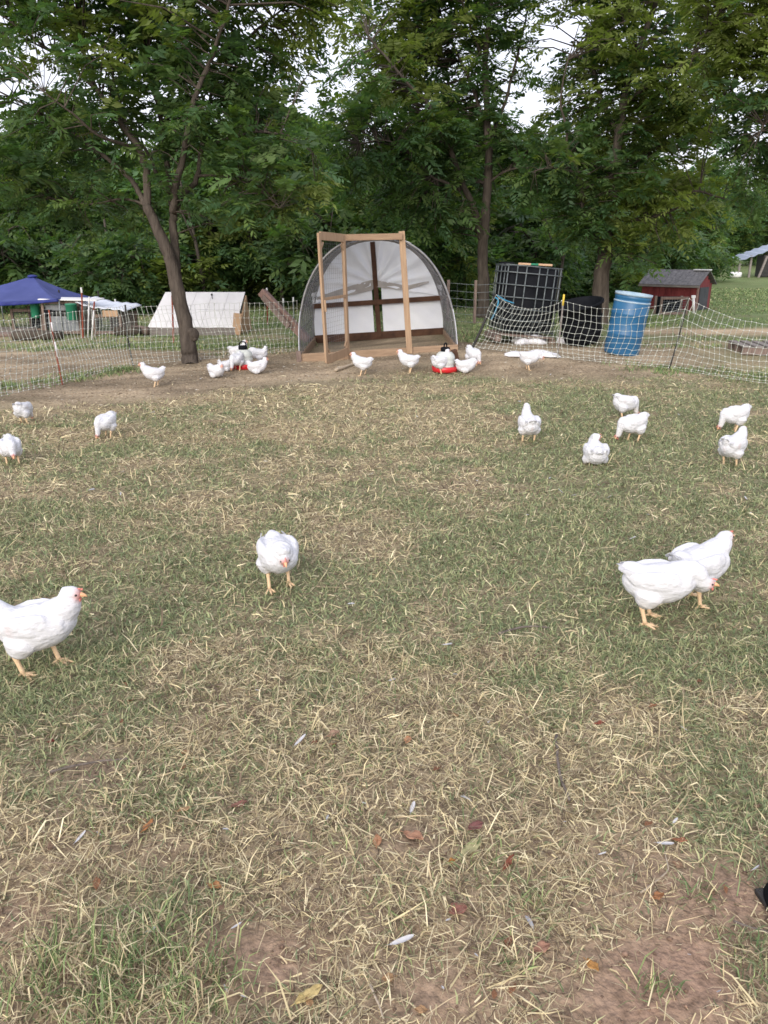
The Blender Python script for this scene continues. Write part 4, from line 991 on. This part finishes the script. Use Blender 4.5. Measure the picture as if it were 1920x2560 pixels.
def pen(name, label, px0, px1, pyb, pyt, Y, dep, roof=None, nb=14, body='weathered'):
    a = at(px0, pyb, Y); b = at(px1, pyb, Y); t = at(px0, pyt, Y); x0, x1 = a.x, b.x; z0 = float(terr((x0 + x1) / 2, Y)); h = t.z - z0
    o = thing(name, label, 'pen', ((x0 + x1) / 2, Y, z0)); w = x1 - x0
    for sx in (-1, 1):
        for yy in (0, dep): MB().box((sx * w / 2, yy, h / 2), (.05, .05, h), None, .004).build('post', 'old_wood', o)
    for z in (.06, h - .03):
        MB().box((0, 0, z), (w - .052, .04, .06), None, .004).build('rail', 'old_wood', o)
    MB().box((0, dep, h * .5), (w - .052, .02, h * .94)).build('back_panel', body, o)
    wm = MB()
    for i in range(1, nb): wm.tube([(-w / 2 + w * i / nb, -.01, .03), (-w / 2 + w * i / nb, -.01, h - .02)], .003, 3, False)
    for i in range(1, 8): wm.tube([(-w / 2, -.013, h * i / 8), (w / 2, -.013, h * i / 8)], .003, 3, False)
    tag(wm.build('wire_front', 'galvanized', o), kind='stuff')
    return o, w, h
o, w, h = pen('hutch_pen', 'wire fronted wooden hutch under the flat white sheet roof', 118, 206, 850, 752, 15.75, .9)
MB().box((.20, .1, h + .03), (w + .45, .45, .02), (R(2), R(1), 0), .003).build('sheet_roof', 'white_pipe', o)
MB().box((.02, .03, h * .30), (w * .86, .03, h * .5), None, .004).build('front_panel', 'grey_box', o)
MB().box((0, .05, h * .80), (w * .9, .03, h * .17), None, .004).build('upper_panel', 'grey_box', o)
MB().box((-.25, -.03, h * .70), (.16, .02, .06), None, .004).build('slot', 'black_plastic', o)
o, w, h = pen('hutch_pen', 'brownish wire pen under the sloping white tarp', 240, 306, 848, 786, 15.7, 1.0, nb=20)
def st(u, v): return Vector((-w / 2 - .30 + (w + .42) * u, -.06 + 1.15 * v, h + .24 - .20 * u - .03 * math.sin(u * 5) + .05 * v + .01 * math.sin(u * 30)))
MB().grid(st, 24, 8, .008).build('tarp_roof', 'white_tarp', o, True)
MB().box((w / 2 - .17, -.05, h + .02), (.30, .02, .12), None, .003).build('board', 'cardboard', o)
o, w, h = pen('hutch_pen', 'dark low pen beneath the left half of the blue canopy', 40, 112, 850, 772, 16.2, .8, body='black_plastic')
for i, (px, py, Y, r_, h_, lab) in enumerate([(182, 800, 15.55, .105, .28, 'green plastic feed bin hung on the hutch front'), (91, 795, 15.9, .09, .26, 'darker green plastic bin beneath the canopy')]):
    p = at(px, py, Y); o = thing('feed_bin', lab, 'bin', p)
    MB().lathe([(r_ * .85, 0), (r_, .02), (r_, h_), (r_ * 1.06, h_ + .005), (r_ * 1.06, h_ + .03), (r_ * .9, h_ + .035), (.01, h_ + .04)], 20).build('bin', 'green_plastic', o, True)
    MB().tube([(-.02, .10, h_ * .6), (.0, .32, h_ * .6)], .01, 6).build('bracket', 'galvanized', o)
p = at(212, 775, 15.6); o = thing('metal_pail', 'round pale metal pail hanging beside the white pole', 'pail', p + Vector((0, 0, -.08))); MB().lathe([(.07, 0), (.085, .14), (.09, .145), (.08, .145), (.06, .02)], 18).build('pail', 'galvanized', o, True); MB().tube([(-.08, 0, .14), (0, 0, .24), (.08, 0, .14)], .004, 5).build('handle', 'black_post', o)
# old boards and logs heaped along the pens
for i, (px, py, l, rz, m1, lab) in enumerate([(60, 842, 1.1, .05, 'old_wood', 'grey old board on the heap under the canopy, front one'), (35, 832, 1.0, -.08, 'weathered', 'pale grey board on the heap under the canopy, rear one'), (95, 851, .9, .12, 'bark', 'dark log lying under the hutch'), (320, 840, .5, .1, 'bark', 'dark log left of the white shelter'), (348, 838, .42, -.2, 'old_wood', 'round log end left of the white shelter')]):
    p = G(px, py); o = thing('old_log' if 'log' in lab else 'old_board', lab, 'log' if 'log' in lab else 'board', p, (0, 0, rz))
    if 'log' in lab: MB().tube([(-l / 2, 0, .09), (0, .02, .095), (l / 2, 0, .09)], [.085, .095, .08], 12).build('log', m1, o, True)
    else: MB().box((0, 0, .05 + .02 * i), (l, .14, .05), (.3, 0, 0), .005).build('board', m1, o)
# pallet at the right edge
p = G(1905, 888); o = thing('wooden_pallet', 'dark weathered pallet lying at the right edge beyond the netting', 'pallet', p + Vector((.22, .3, 0)), (0, 0, R(-8)))
for yy in (-.35, 0, .35): MB().box((0, yy, .06), (.95, .06, .10), None, .005).build('runner', 'old_wood', o)
for i in range(6): MB().box((-.42 + i * .168, 0, .125), (.11, .8, .022), None, .003).build('slat', 'weathered', o)

# ------------------------------------------------------------------ red shed
p = G(1736, 777); sh = thing('red_shed', 'small red shed with grey shingle roof and dark door', 'shed', p, (0, 0, R(-42)))
L_, D_, he, hr = 1.45, .95, .62, .90
for i in range(9):       # upright wall boards along the front
    MB().box((-L_ + L_ * (i + .5) / 9, 0, he / 2), (L_ / 9 - .008, .025, he), None, .002).build('wall_board', 'red_paint', sh)
for i in range(6):
    y = D_ * (i + .5) / 6; z = he + (hr - he) * (1 - abs(y - D_ / 2) / (D_ / 2)); MB().box((0, y, z / 2), (.025, D_ / 6 - .006, z - .03), None, .002).build('wall_board', 'red_paint', sh)
MB().box((-L_ / 2, D_, he / 2), (L_, .025, he)).build('back_wall', 'red_paint', sh); MB().box((-L_, D_ / 2, he / 2), (.025, D_ - .04, he)).build('end_wall', 'red_paint', sh)
MB().box((.02, D_ * .45, he * .46), (.03, D_ * .62, he * .9), None, .004).build('door', 'grey_paint', sh)
MB().box((.008, .03, he / 2), (.05, .06, he), None, .004).build('corner_trim', 'red_board', sh)
sl = math.hypot(D_ / 2 + .10, hr - he + .05); an = math.atan2(hr - he + .05, D_ / 2 + .10)
for sg in (-1, 1):
    for rrow in range(4):
        for cc_ in range(10):
            u = (rrow + .5) / 4; y = D_ / 2 + sg * (D_ / 2 + .10) * (1 - u); z = he - .02 + (hr - he + .06) * u + .012 * (1 if rrow % 2 else 0) * 0
            MB().box((-L_ - .06 + (L_ + .16) * (cc_ + .5) / 10, y, z + .03), ((L_ + .16) / 10 - .006, sl / 4 + .03, .016), (-sg * an - sg * .03, 0, 0)).build('shingle', 'shingle', sh)
MB().box((-L_ / 2 + .02, -.115, he - .03), (L_ + .16, .02, .05)).build('fascia', 'weathered', sh)
MB().box((-.10, D_ / 2, hr + .085), (.42, .16, .025), None, .004).build('ridge_sheet', 'white_pipe', sh)
# white pipe stake before the shed and dark stand
q = G(1732, 783); o = thing('white_stake', 'thick white plastic stake before the red shed', 'stake', q); MB().tube([(.02, 0, 0), (-.03, 0, .36)], .032, 10).build('stake', 'white_pipe', o, True); MB().box((-.035, 0, .385), (.10, .05, .07), None, .01).build('insulator', 'white_pipe', o)
o, w, h = pen('wire_pen', 'low dark wire pen standing against the red shed', 1650, 1715, 788, 742, G(1690, 790).y, .4, nb=10, body='black_plastic')

# ------------------------------------------------------------------ far lean-to with tin roof
p = G(1885, 694); ly = p.y; o = thing('tin_roof_shelter', 'far open shelter with a bright tin roof at the right edge', 'shelter', p)
a = at(1843, 647, ly) - p; b = at(1990, 596, ly + .5) - p; hgt = a.z
for i in range(7):
    def fn(u, v, i=i):
        U = (i + u) / 7; q_ = a.lerp(b, U); return Vector((q_.x, q_.y - .3 + v * 1.5, q_.z + .03 * math.sin(U * 44) - .10 + .12 * v))
    MB().grid(fn, 4, 2, .02).build('roof_sheet', 'tin', o)
for px in (1852, 1880, 1925, 1975):
    u = (px - 1843) / 147; q_ = a.lerp(b, u); MB().box((q_.x, q_.y, q_.z / 2 - .04), (.10, .10, q_.z - .08), None, .01).build('post', 'weathered', o)
MB().beam((at(1895, 696, ly) - p), (at(1918, 640, ly) - p), .10, .10, up=(0, 1, 0)).build('brace', 'weathered', o)
MB().box((at(1945, 690, ly) - p) + Vector((0, .5, .5)), (1.7, .8, 1.1), None, .03).build('stored_crate', 'black_post', o)
p = G(1838, 694); o = thing('white_tub', 'white tub lying in the far grass before the tin roof shelter', 'tub', p); MB().lathe([(.22, 0), (.30, .05), (.31, .22), (.28, .28), (.05, .30)], 18).build('tub', 'white_pipe', o, True)

# ------------------------------------------------------------------ drinkers
def drinker(px, py, lab, rz):
    p = G(px, py); o = thing('poultry_drinker', lab, 'drinker', p, (0, 0, rz))
    MB().lathe([(.155, .0), (.17, .015), (.178, .075), (.170, .078), (.160, .03), (.10, .025), (.0, .025)], 32).build('tray', 'red_plastic', o, True)
    MB().lathe([(.128, .03), (.130, .09), (.126, .10), (.132, .11), (.132, .15), (.126, .16), (.131, .17), (.130, .20), (.115, .235), (.085, .262), (.06, .272), (.0, .274)], 32).build('jug', 'jug', o, True)
    MB().lathe([(.062, .265), (.064, .31), (.055, .325), (.0, .326)], 24).build('cap', 'black_plastic', o, True)
    MB().tube(smooth_path([(-.045, 0, .31), (-.040, 0, .365), (0, 0, .378), (.040, 0, .365), (.045, 0, .31)], 3), .009, 6).build('handle', 'black_plastic', o, True)
drinker(610, 921, 'white drinker with red tray and black cap near the leaning tree', .2)
drinker(1112, 929, 'white drinker with red tray standing at the right end of the coop', 1.1)
p = G(1135, 905); o = thing('brown_block', 'dark brown wooden block behind the right drinker', 'block', p, (0, 0, .3)); MB().box((0, 0, .085), (.10, .09, .17), (0, -.25, 0), .012).build('block', 'stained_wood', o)

# ------------------------------------------------------------------ hens
def loft(mb, pts, rw, rh, n=16):
    """closed tube in which every ring is an ellipse: rw sideways (y), rh across the path in the xz plane"""
    pts = [Vector(p) for p in pts]; k = len(pts); vs = []; fs = []
    for i, p in enumerate(pts):
        t = (pts[min(i + 1, k - 1)] - pts[max(i - 1, 0)]).normalized()
        s = Vector((0, 1, 0)) - t * t.y
        s = s.normalized() if s.length > .05 else Vector((1, 0, 0)); u = t.cross(s)
        for j in range(n):
            a = 2 * math.pi * j / n; vs.append(p + s * (math.cos(a) * rw[i]) + u * (math.sin(a) * rh[i]))
    for i in range(k - 1):
        for j in range(n): fs.append((i * n + j, i * n + (j + 1) % n, (i + 1) * n + (j + 1) % n, (i + 1) * n + j))
    fs.append(tuple(range(n - 1, -1, -1))); fs.append(tuple((k - 1) * n + j for j in range(n)))
    mb.add(vs, fs)

def plume(mb, base, d, nrm, L, w, th=.0022, curl=.15):
    base = Vector(base); d = Vector(d).normalized(); s = d.cross(Vector(nrm)).normalized(); u = s.cross(d)
    prof = [(0, .25), (.2, .75), (.5, 1.0), (.8, .85), (.95, .45), (1.0, .08)]; vs = []
    for t, ww in prof:
        c = base + d * (L * t) - u * (curl * L * t * t)
        for q in (-1, 0, 1): vs.append(c + s * (q * ww * w / 2) + u * (th if q == 0 else 0))
    fs = [(i * 3 + j, i * 3 + j + 1, (i + 1) * 3 + j + 1, (i + 1) * 3 + j) for i in range(5) for j in range(2)]
    o = len(vs); low = [v - u * th for v in vs]; fs += [tuple(reversed([q + o for q in f])) for f in fs]
    for i in range(5):
        for j in (0, 2): fs.append((i * 3 + j, (i + 1) * 3 + j, (i + 1) * 3 + j + o, i * 3 + j + o) if j else ((i + 1) * 3, i * 3, i * 3 + o, (i + 1) * 3 + o))
    mb.add(vs + low, fs)

TMP = bpy.data.objects.new('tmp', None)
def remeshed(mb, voxel, it):
    me = bpy.data.meshes.new('tmp'); me.from_pydata(mb.v, [], mb.f); me.update()
    o = bpy.data.objects.new('tmp', me); C.objects.link(o)
    m = o.modifiers.new('r', 'REMESH'); m.mode = 'VOXEL'; m.voxel_size = voxel; m.use_smooth_shade = True
    s = o.modifiers.new('s', 'SMOOTH'); s.factor = .5; s.iterations = it
    dg = bpy.context.evaluated_depsgraph_get(); out = bpy.data.meshes.new_from_object(o.evaluated_get(dg))
    bpy.data.objects.remove(o); bpy.data.meshes.remove(me)
    return out

def hen(px, py, heading, label, head=(.180, .350), hyaw=0.0, hpitch=-.12, pitch=0.0, feet=(.03, -.03), sit=False, sc=1.0, tail=.55, near=False, wide=1.0, lx=1.0, stain=0.0, dz=0.0, one_leg=False):
    p0 = G(px, py); root = thing('hen', label, 'hen', p0 + Vector((0, 0, dz - (0 if sit else (.003 if py > 1250 else .016)))), (0, 0, R(heading)), 'white hens in the netting run'); sc = sc * (.96 if py > 1250 else .84); root.scale = (sc * lx, sc, sc)
    drop = -.100 if sit else 0.0; piv = Vector((0, 0, .20))
    def B(x, y, z):      # body frame: pitch about the hips, then drop when sitting
        v = Vector((x, y, z)) - piv; c, s = math.cos(pitch), math.sin(pitch)
        v = Vector((v.x * c - v.z * s, v.y, v.x * s + v.z * c)) + piv; v.z += drop; return v
    mb = MB()
    prof = [(-.138, .238, .026, .026), (-.122, .230, .050, .050), (-.095, .218, .075, .073), (-.05, .203, .090, .094), (0, .203, .096, .100), (.05, .216, .096, .096), (.095, .229, .085, .083), (.130, .236, .073, .062), (.155, .238, .044, .038), (.166, .239, .016, .014)]
    loft(mb, [B(x, 0, z) for x, z, a, b in prof], [a * wide for x, z, a, b in prof], [b for x, z, a, b in prof], 24)
    # wings
    for s in (-1, 1):
        loft(mb, [B(.098, s * .066 * wide, .250), B(.07, s * .074 * wide, .248), B(.02, s * .083 * wide, .243), B(-.05, s * .080 * wide, .238), B(-.10, s * .066 * wide, .240), B(-.142, s * .046 * wide, .252)],
             [.006, .020, .026, .024, .018, .006], [.02, .044, .056, .050, .034, .010], 12)
    # tail root
    ta = tail
    loft(mb, [B(-.085, 0, .245), B(-.120, 0, .262 + .02 * ta), B(-.145 + .02 * ta, 0, .272 + .05 * ta), B(-.160 + .04 * ta, 0, .280 + .07 * ta)], [.06, .046, .028, .010], [.05, .042, .030, .012], 12)
    # neck and head
    hx, hz = head; ny = .9 * hyaw
    H = Vector((hx - .02 * (1 - math.cos(hyaw)), .035 * math.sin(hyaw) , hz + (drop if sit else 0)))
    hd = Vector((math.cos(hyaw) * math.cos(hpitch), math.sin(hyaw) * math.cos(hpitch), math.sin(hpitch)))
    n0 = B(.085, 0, .255); n1 = B(.125, 0, .282); back = H - hd * .030
    ctrl = n1.lerp(back, .5) + Vector((.012 if hz > .25 else .0, 0, .008 if hz > .25 else .022))
    path = [n0, n1.lerp(ctrl, .15), ctrl, back, H, H + hd * .020]
    path = smooth_path(path, 2); k = len(path)
    rr = np.interp(np.linspace(0, 1, k), [0, .2, .42, .62, .82, .93, 1], [.074, .062, .047, .035, .0285, .022, .012])
    nk = .86 if hz < .15 else 1.0
    loft(mb, path, [r_ * .92 * nk for r_ in rr], [r_ * nk for r_ in rr], 14)
    if not sit:
        for s, fx in zip((1, -1), feet):
            hk = Vector((fx - .022, s * .056 * wide, .088))
            loft(mb, [B(-.015 + .2 * fx, s * .058 * wide, .20), B(-.02 + .4 * fx, s * .064 * wide, .16), hk.lerp(B(-.02 + .4 * fx, s * .062, .16), .45), hk + Vector((0, 0, .010))], [.034, .054, .040, .015], [.056, .068, .046, .015], 12)
    else:
        for s in (1, -1): loft(mb, [B(-.06, s * .066 * wide, .16), B(0, s * .074 * wide, .15), B(.06, s * .066 * wide, .15)], [.02, .042, .02], [.03, .052, .03], 12)
    me = remeshed(mb, (.0056 if py > 1250 else .0072) if near else .0095, 5 if near else 3)
    n = len(me.vertices); co = np.empty(n * 3, np.float32); me.vertices.foreach_get('co', co); co = co.reshape(-1, 3)
    if sit: co[:, 2] = np.maximum(co[:, 2], .004)
    # ruffle: overlapping feather rows
    nz = fbm(co[:, 0] * 26 + heading, co[:, 1] * 26 + co[:, 2] * 19, 6, 2) - .5
    nr = np.empty(n * 3, np.float32); me.vertices.foreach_get('normal', nr); nr = nr.reshape(-1, 3)
    dH = np.linalg.norm(co - np.array(H[:]), axis=1)
    co = co + nr * (nz * .005 * np.clip((dH - .03) / .05, 0, 1))[:, None]
    me.vertices.foreach_set('co', co.ravel()); me.update()
    col = np.tile(np.array([.565, .572, .600]), (n, 1))
    fc = np.array((H + hd * .014)[:]) + np.array([0, 0, -.003]); df = np.linalg.norm(co - fc, axis=1)
    f = np.clip(1.45 - df / .027, 0, 1)[:, None]; col = col * (1 - f) + np.array([.46, .15, .13]) * f
    f2 = (np.clip(1 - df / .05, 0, 1) * .25)[:, None]; col = col * (1 - f2) + np.array([.74, .55, .48]) * f2
    low = np.clip((.175 + drop - co[:, 2]) / .06, 0, 1) * np.clip(fbm(co[:, 0] * 30 + px, co[:, 1] * 30, 8, 2) * 1.6 - .35, 0, 1)
    col = col * (1 - .40 * low[:, None]) + np.array([.50, .41, .30]) * .40 * low[:, None]
    if stain:
        for (cx, cyy, cz, r_) in ((-.125, 0, .20, .030), (-.06, -.095, .235, .028)):
            d_ = np.linalg.norm((co - np.array(B(cx, cyy, cz)[:])) / np.array([1, .6, 1.5]), axis=1); f = (np.clip(1 - d_ / r_, 0, 1) * stain)[:, None]; col = col * (1 - f) + np.array([.34, .14, .10]) * f
    set_col(me, col); me.materials.append(MATS['feather'])
    link('body', me, root)
    # tail fan and flight feathers
    t = MB()
    for i in range(9):
        a = (i - 4) / 4; dr = Vector((-1, .55 * a, .35 + .75 * ta - .25 * abs(a))); c, s_ = math.cos(pitch), math.sin(pitch); dr = Vector((dr.x * c - dr.z * s_, dr.y, dr.x * s_ + dr.z * c))
        plume(t, B(-.118, .018 * a, .262 + .03 * ta), dr, Vector((.5, a * .8, .8)), random.uniform(.046, .062), .030)
    t.build('tail', 'plume', root)
    for s in (-1, 1):
        w = MB()
        for i in range(6):
            plume(w, B(.01 - .016 * i, s * (.099 - .004 * i) * wide, .222 + .006 * i), Vector((-1, -.30 * s, -.06 + .05 * i)) + Vector((0, 0, pitch * -.9)), Vector((0, s, .25)), .066 + .006 * i, .026, curl=.02)
        w.build('wing_feathers', 'plume', root)
    # face
    side = hd.cross(Vector((0, 0, 1))).normalized(); up = side.cross(hd)
    bk = MB(); q = H + hd * .024
    loft(bk, [q - hd * .010, q, q + hd * .011 - up * .002, q + hd * .020 - up * .007], [.011, .009, .006, .0012], [.012, .010, .006, .0015], 10); bk.build('beak', 'beak', root, True)
    for s in (-1, 1): MB().ball(H + side * (.0225 * s) + hd * .006 + up * .005, .0052, 8, 6).build('eye', 'eye', root, True)
    cb = MB()
    for i in range(5): cb.ball(H + hd * (.022 - .010 * i) + up * (.025 - .0012 * (i - 1) ** 2), (.006, .003, .0050 - .0006 * i), 6, 5)
    cb.build('comb', 'comb', root, True)
    wt = MB(); [wt.ball(H + hd * .016 - up * .022 + side * (.007 * s), (.005, .004, .009), 6, 5) for s in (-1, 1)]; wt.build('wattles', 'comb', root, True)
    # shanks and toes
    if not sit:
        for s, fx in list(zip((1, -1), feet))[:1 if one_leg else 2]:
            lg = MB(); hk = Vector((fx - .022, s * .056 * wide, .100)); an = Vector((fx, s * .056 * wide, .016))
            lg.tube([hk + Vector((.002, 0, .012)), hk, hk.lerp(an, .35), hk.lerp(an, .8), an], [.011, .0125, .0095, .0095, .011], 8)
            for ang, l in ((0, .062), (.62, .052), (-.62, .052), (math.pi + .25 * s, .026)):
                d_ = Vector((math.cos(ang), math.sin(ang), 0)); lg.tube([an, an + d_ * l * .45 + Vector((0, 0, -.004)), an + d_ * l * .85 + Vector((0, 0, -.009)), an + d_ * l + Vector((0, 0, -.014))], [.009, .0068, .0056, .002], 6)
            lg.build('leg', 'shank', root, True)
    return root

LOW = dict(head=(.215, .215), hpitch=-.35, pitch=-.10)
GRZ = dict(head=(.190, .078), hpitch=-.95, pitch=-.30, tail=-.1)
N_ = dict(near=True)
hen(104, 1674, 3, 'large white hen walking right with its head up, nearest at the left edge', feet=(.055, -.05), near=True, stain=.25, tail=.75, lx=1.04)
hen(698, 1468, 290, 'white hen walking toward the camera, alone in the middle of the grass', head=(.18, .235), hpitch=-.45, pitch=-.12, feet=(-.02, .03), near=True, wide=1.10, tail=-.2, sc=.93)
hen(1628, 1554, 350, 'white hen leaning forward with lowered head, nearest of the front right pair', head=(.225, .222), hpitch=-.12, pitch=-.06, feet=(.0, -.035), near=True, sc=1.0, lx=1.06, tail=.05)
hen(1730, 1508, 24, 'white hen facing away to the right, rear one of the front right pair', head=(.185, .335), hpitch=.0, feet=(.05, -.01), near=True, sc=1.0, tail=.35, wide=1.1)
hen(62, 1058, 84, 'white hen seen from behind, pecking, near the left netting', stain=.2, sc=.88, **GRZ)
hen(33, 1160, 300, 'white hen coming forward with lowered head at the left edge', head=(.21, .16), hpitch=-.6, pitch=-.22, tail=.2, sc=.9)
hen(270, 1092, 250, 'white hen pecking at the ground, facing forward left, right of the two left edge hens', wide=1.08, sc=.88, **GRZ)
hen(389, 966, 198, 'white hen walking left below the leaning tree', feet=(.02, -.03), near=True)
hen(541, 944, 322, 'white hen sitting in the dirt just left of the drinker group', sit=True, head=(.15, .30), hyaw=-.3)
hen(594, 904, 8, 'white hen with raised head behind the left drinker', tail=.2, head=(.165, .375))
hen(594, 926, 250, 'white hen drinking in front of the left drinker', **GRZ)
hen(565, 928, 30, 'small white hen sitting at the left side of the left drinker', sit=True, sc=.85, tail=.9, head=(.14, .25))
hen(650, 912, 172, 'white hen with raised tail bending to the left drinker from the right', tail=.95, **LOW)
hen(642, 934, 4, 'white hen sitting with raised head right of the left drinker', sit=True, head=(.165, .335))
hen(908, 937, 186, 'white hen walking left before the open coop door', feet=(.05, -.03), near=True, tail=.1)
hen(1024, 931, 176, 'white hen facing left before the door post', feet=(-.005, .01), near=True, tail=.15)
hen(1099, 934, 32, 'white hen standing upright before the right drinker', head=(.165, .37), feet=(.01, -.005))
hen(1162, 932, 352, 'white hen sitting right of the right drinker', sit=True, head=(.185, .27), hpitch=-.3)
hen(1181, 914, 300, 'white hen bending down behind the sitting hen at the right drinker', head=(.20, .10), hpitch=-.8, pitch=-.3, tail=.5)
hen(1320, 924, 352, 'white hen stepping right in front of the feed sacks', near=True, feet=(-.015, .02), tail=.0, **LOW)
hen(1320, 1105, 94, 'white hen with upright neck seen from behind on the green grass', head=(.16, .375), feet=(.0, .0), stain=.8, wide=1.12, near=True, hyaw=.15, tail=.2)
hen(1487, 1160, 88, 'white hen sitting alone in the green grass, head turned right', sit=True, head=(.10, .345), hyaw=-1.25, tail=-.3, wide=1.15, near=True)
hen(1556, 1046, 14, 'white hen pecking, farther one of the middle right pair', near=True, stain=.2, **GRZ)
hen(1582, 1102, 192, 'white hen pecking to the left, nearer one of the middle right pair', near=True, feet=(-.02, .03), **GRZ)
hen(1836, 1078, 188, 'white hen pecking to the left near the right edge, farther of two', near=True, **GRZ)
hen(1824, 1164, 38, 'white hen looking right with head up near the right edge, nearer of two', near=True, feet=(.0, .015), stain=.5, wide=1.05, head=(.175, .345))

# ------------------------------------------------------------------ feathers and fallen leaves
def feather_mesh(seed, L=.05, w=.018):
    mb = MB(); random.seed(seed); plume(mb, (0, 0, .008), (1, 0, .12), (0, 0, 1), L, w, .0012, .25 * random.uniform(-1, 1.4))
    mb.tube([(-.012, 0, .006), (0, 0, .009), (L * .9, 0, .011)], .0008, 4); return mb.mesh('feather', 'plume', True)
fm = [feather_mesh(i, .04 + .012 * i, .014 + .004 * (i % 3)) for i in range(5)]
def litter(name, me, px, py, rz, sc, lab, cat, group=None, tilt=0.0):
    p = G(px, py); o = link(name, me); o.location = p + Vector((0, 0, .004 if name == 'fallen_leaf' else .009)); o.rotation_euler = (tilt, -.15, rz); sc = sc * (.55 if name == 'feather' else 1.0); o.scale = (sc, sc, sc); return tag(o, lab, cat, group)
for px, py, rz, sc, k, lab in ((735, 1872, .9, 1.35, 3, 'large white feather standing up in the foreground straw'), (1025, 2040, 1.3, 1.3, 1, 'thin curved white feather above the clay coloured leaf'), (972, 1708, .5, .9, 2, 'white feather in the grass right of centre'),
                               (1640, 2115, -.4, 1.2, 3, 'white feather right of the big pale leaf'), (1330, 2330, 1.8, 1.1, 2, 'white feather in the lower right straw'), (975, 2370, .2, 1.3, 4, 'fluffy grey white feather low in the middle foreground'), (1175, 2010, 2.4, 1.0, 2, 'white feather just above the big pale leaf'),
                               (365, 2340, .4, 1.0, 1, 'white feather in the tall tuft at the lower left, left of two'), (395, 2342, 1.9, .9, 2, 'white feather in the tall tuft at the lower left, right of two'), (188, 2115, 1.1, 1.0, 3, 'white fluff in the left foreground grass'), (870, 1515, .1, .9, 2, 'white feather below the middle hen'),
                               (1107, 1618, -.3, 1.1, 3, 'white feather left of the dark twig'), (1573, 1352, .2, 1.0, 3, 'white feather left of the front right pair of hens'), (378, 1035, -.5, 1.6, 4, 'white feather on the grass edge below the leaning tree'), (222, 1230, .8, 1.3, 2, 'pale feather below the hens at the left edge'),
                               (1680, 2065, .7, .8, 1, 'small white feather in the right foreground'), (500, 950, 1.5, 1.5, 2, 'white feather standing in the dirt left of the sitting hen')):
    litter('feather', fm[k], px, py, rz, sc, lab, 'feather', 'shed feathers', .35)
random.seed(5)
for i in range(70):
    far_ = i < 46; px, py = (random.uniform(20, 1900), random.uniform(930, 1300)) if far_ else (random.uniform(30, 1880), random.uniform(1400, 2520))
    litter('feather', fm[i % 5], px, py, random.uniform(0, 6.3), random.uniform(.7, 1.15) if far_ else random.uniform(.35, .65), 'tiny white feather scattered on the far grass and dirt' if far_ else 'tiny white scrap of feather in the foreground straw', 'feather', 'scattered down, far' if far_ else 'scattered down, near', random.uniform(-.5, .5))
def leaf_mesh(col, L, w, seed):
    r_ = random.Random(seed); mb = MB()
    def fn(u, v):
        ww = w * math.sin(math.pi * min(max(u, .03), .985)) ** .75 * (1 + .12 * math.sin(u * 23 + seed)); s = (v - .5) * 2
        return Vector(((u - .5) * L, s * ww / 2, .010 + .16 * ww * s * s + .10 * L * (u - .5) ** 2 * r_.choice((1,)) + .003 * math.sin(u * 9 + s * 4 + seed)))
    mb.grid(fn, 8, 4, .0008); mb.tube([(-L * .68, 0, .012), (-L * .48, 0, .012), (L * .4, 0, .011)], .0011, 4)
    me = mb.mesh('leaf', 'dead_leaf', True); set_col(me, np.array(col)); return me
for px, py, rz, L, w, col, lab in ((1178, 2130, .75, .115, .042, (.36, .34, .17), 'big pale yellow green leaf in the foreground'), (1130, 2163, .3, .03, .022, (.42, .19, .04), 'orange tip leaf touching the big pale leaf'), (775, 2497, .55, .085, .034, (.52, .40, .16), 'bright yellow leaf at the bottom of the picture'),
                                   (1035, 2100, -.6, .085, .045, (.42, .22, .13), 'clay coloured leaf below the curved feather'), (943, 2110, 1.5, .05, .032, (.44, .22, .11), 'orange brown leaf left of the clay coloured leaf'), (1020, 1857, 1.2, .042, .032, (.50, .25, .12), 'orange leaf in the middle straw'),
                                   (835, 1842, .5, .06, .035, (.38, .24, .16), 'tan leaf right of the large feather'), (1272, 2165, .9, .07, .022, (.24, .075, .04), 'dark red leaf right of the big pale leaf'), (372, 2072, 1.1, .055, .022, (.46, .20, .07), 'orange leaf in the left foreground'), (1145, 2285, .1, .06, .048, (.26, .11, .08), 'red brown leaf below the big pale leaf'),
                                   (1480, 2425, -1.0, .05, .028, (.48, .24, .06), 'orange leaf in the lower right foreground'), (1645, 2250, .3, .045, .026, (.33, .15, .06), 'brown curled leaf in the lower right foreground'), (1700, 2110, -.3, .055, .02, (.33, .14, .07), 'narrow brown leaf right of the white feather'),
                                   (1355, 2380, .3, .055, .035, (.38, .20, .13), 'pinkish brown leaf in the lower right straw'), (540, 2225, -.4, .05, .03, (.40, .19, .07), 'orange brown leaf above the bare soil patch'), (130, 1862, .2, .03, .022, (.20, .04, .03), 'small dark red leaf at the left'), (1500, 1815, .1, .05, .02, (.26, .07, .04), 'dark red leaf right of the long grey twig'),
                                   (600, 2020, .3, .06, .03, (.24, .11, .08), 'dark brown leaf left of centre in the foreground'), (1190, 2075, .4, .06, .04, (.22, .09, .08), 'maroon leaf above the big pale leaf')):
    me = leaf_mesh(tuple(.92 * c_ + .10 * (sum(col) / 3) for c_ in col), L * .82, w * .82, px); litter('fallen_leaf', me, px, py, rz, 1.0, lab, 'leaf', None)
lm = [leaf_mesh(c_, .05, .026, i) for i, c_ in enumerate([(.30, .15, .08), (.22, .10, .06), (.38, .24, .13), (.26, .17, .11)])]
for i in range(38):
    litter('fallen_leaf', lm[i % 4], random.uniform(20, 1900), random.uniform(1560, 2540), random.uniform(0, 6.3), random.uniform(.45, .9), 'small dry brown leaf lying in the foreground straw', 'leaf', 'dry leaves in the foreground', random.uniform(-.4, .4))
if TMP.name in bpy.data.objects: bpy.data.objects.remove(TMP)
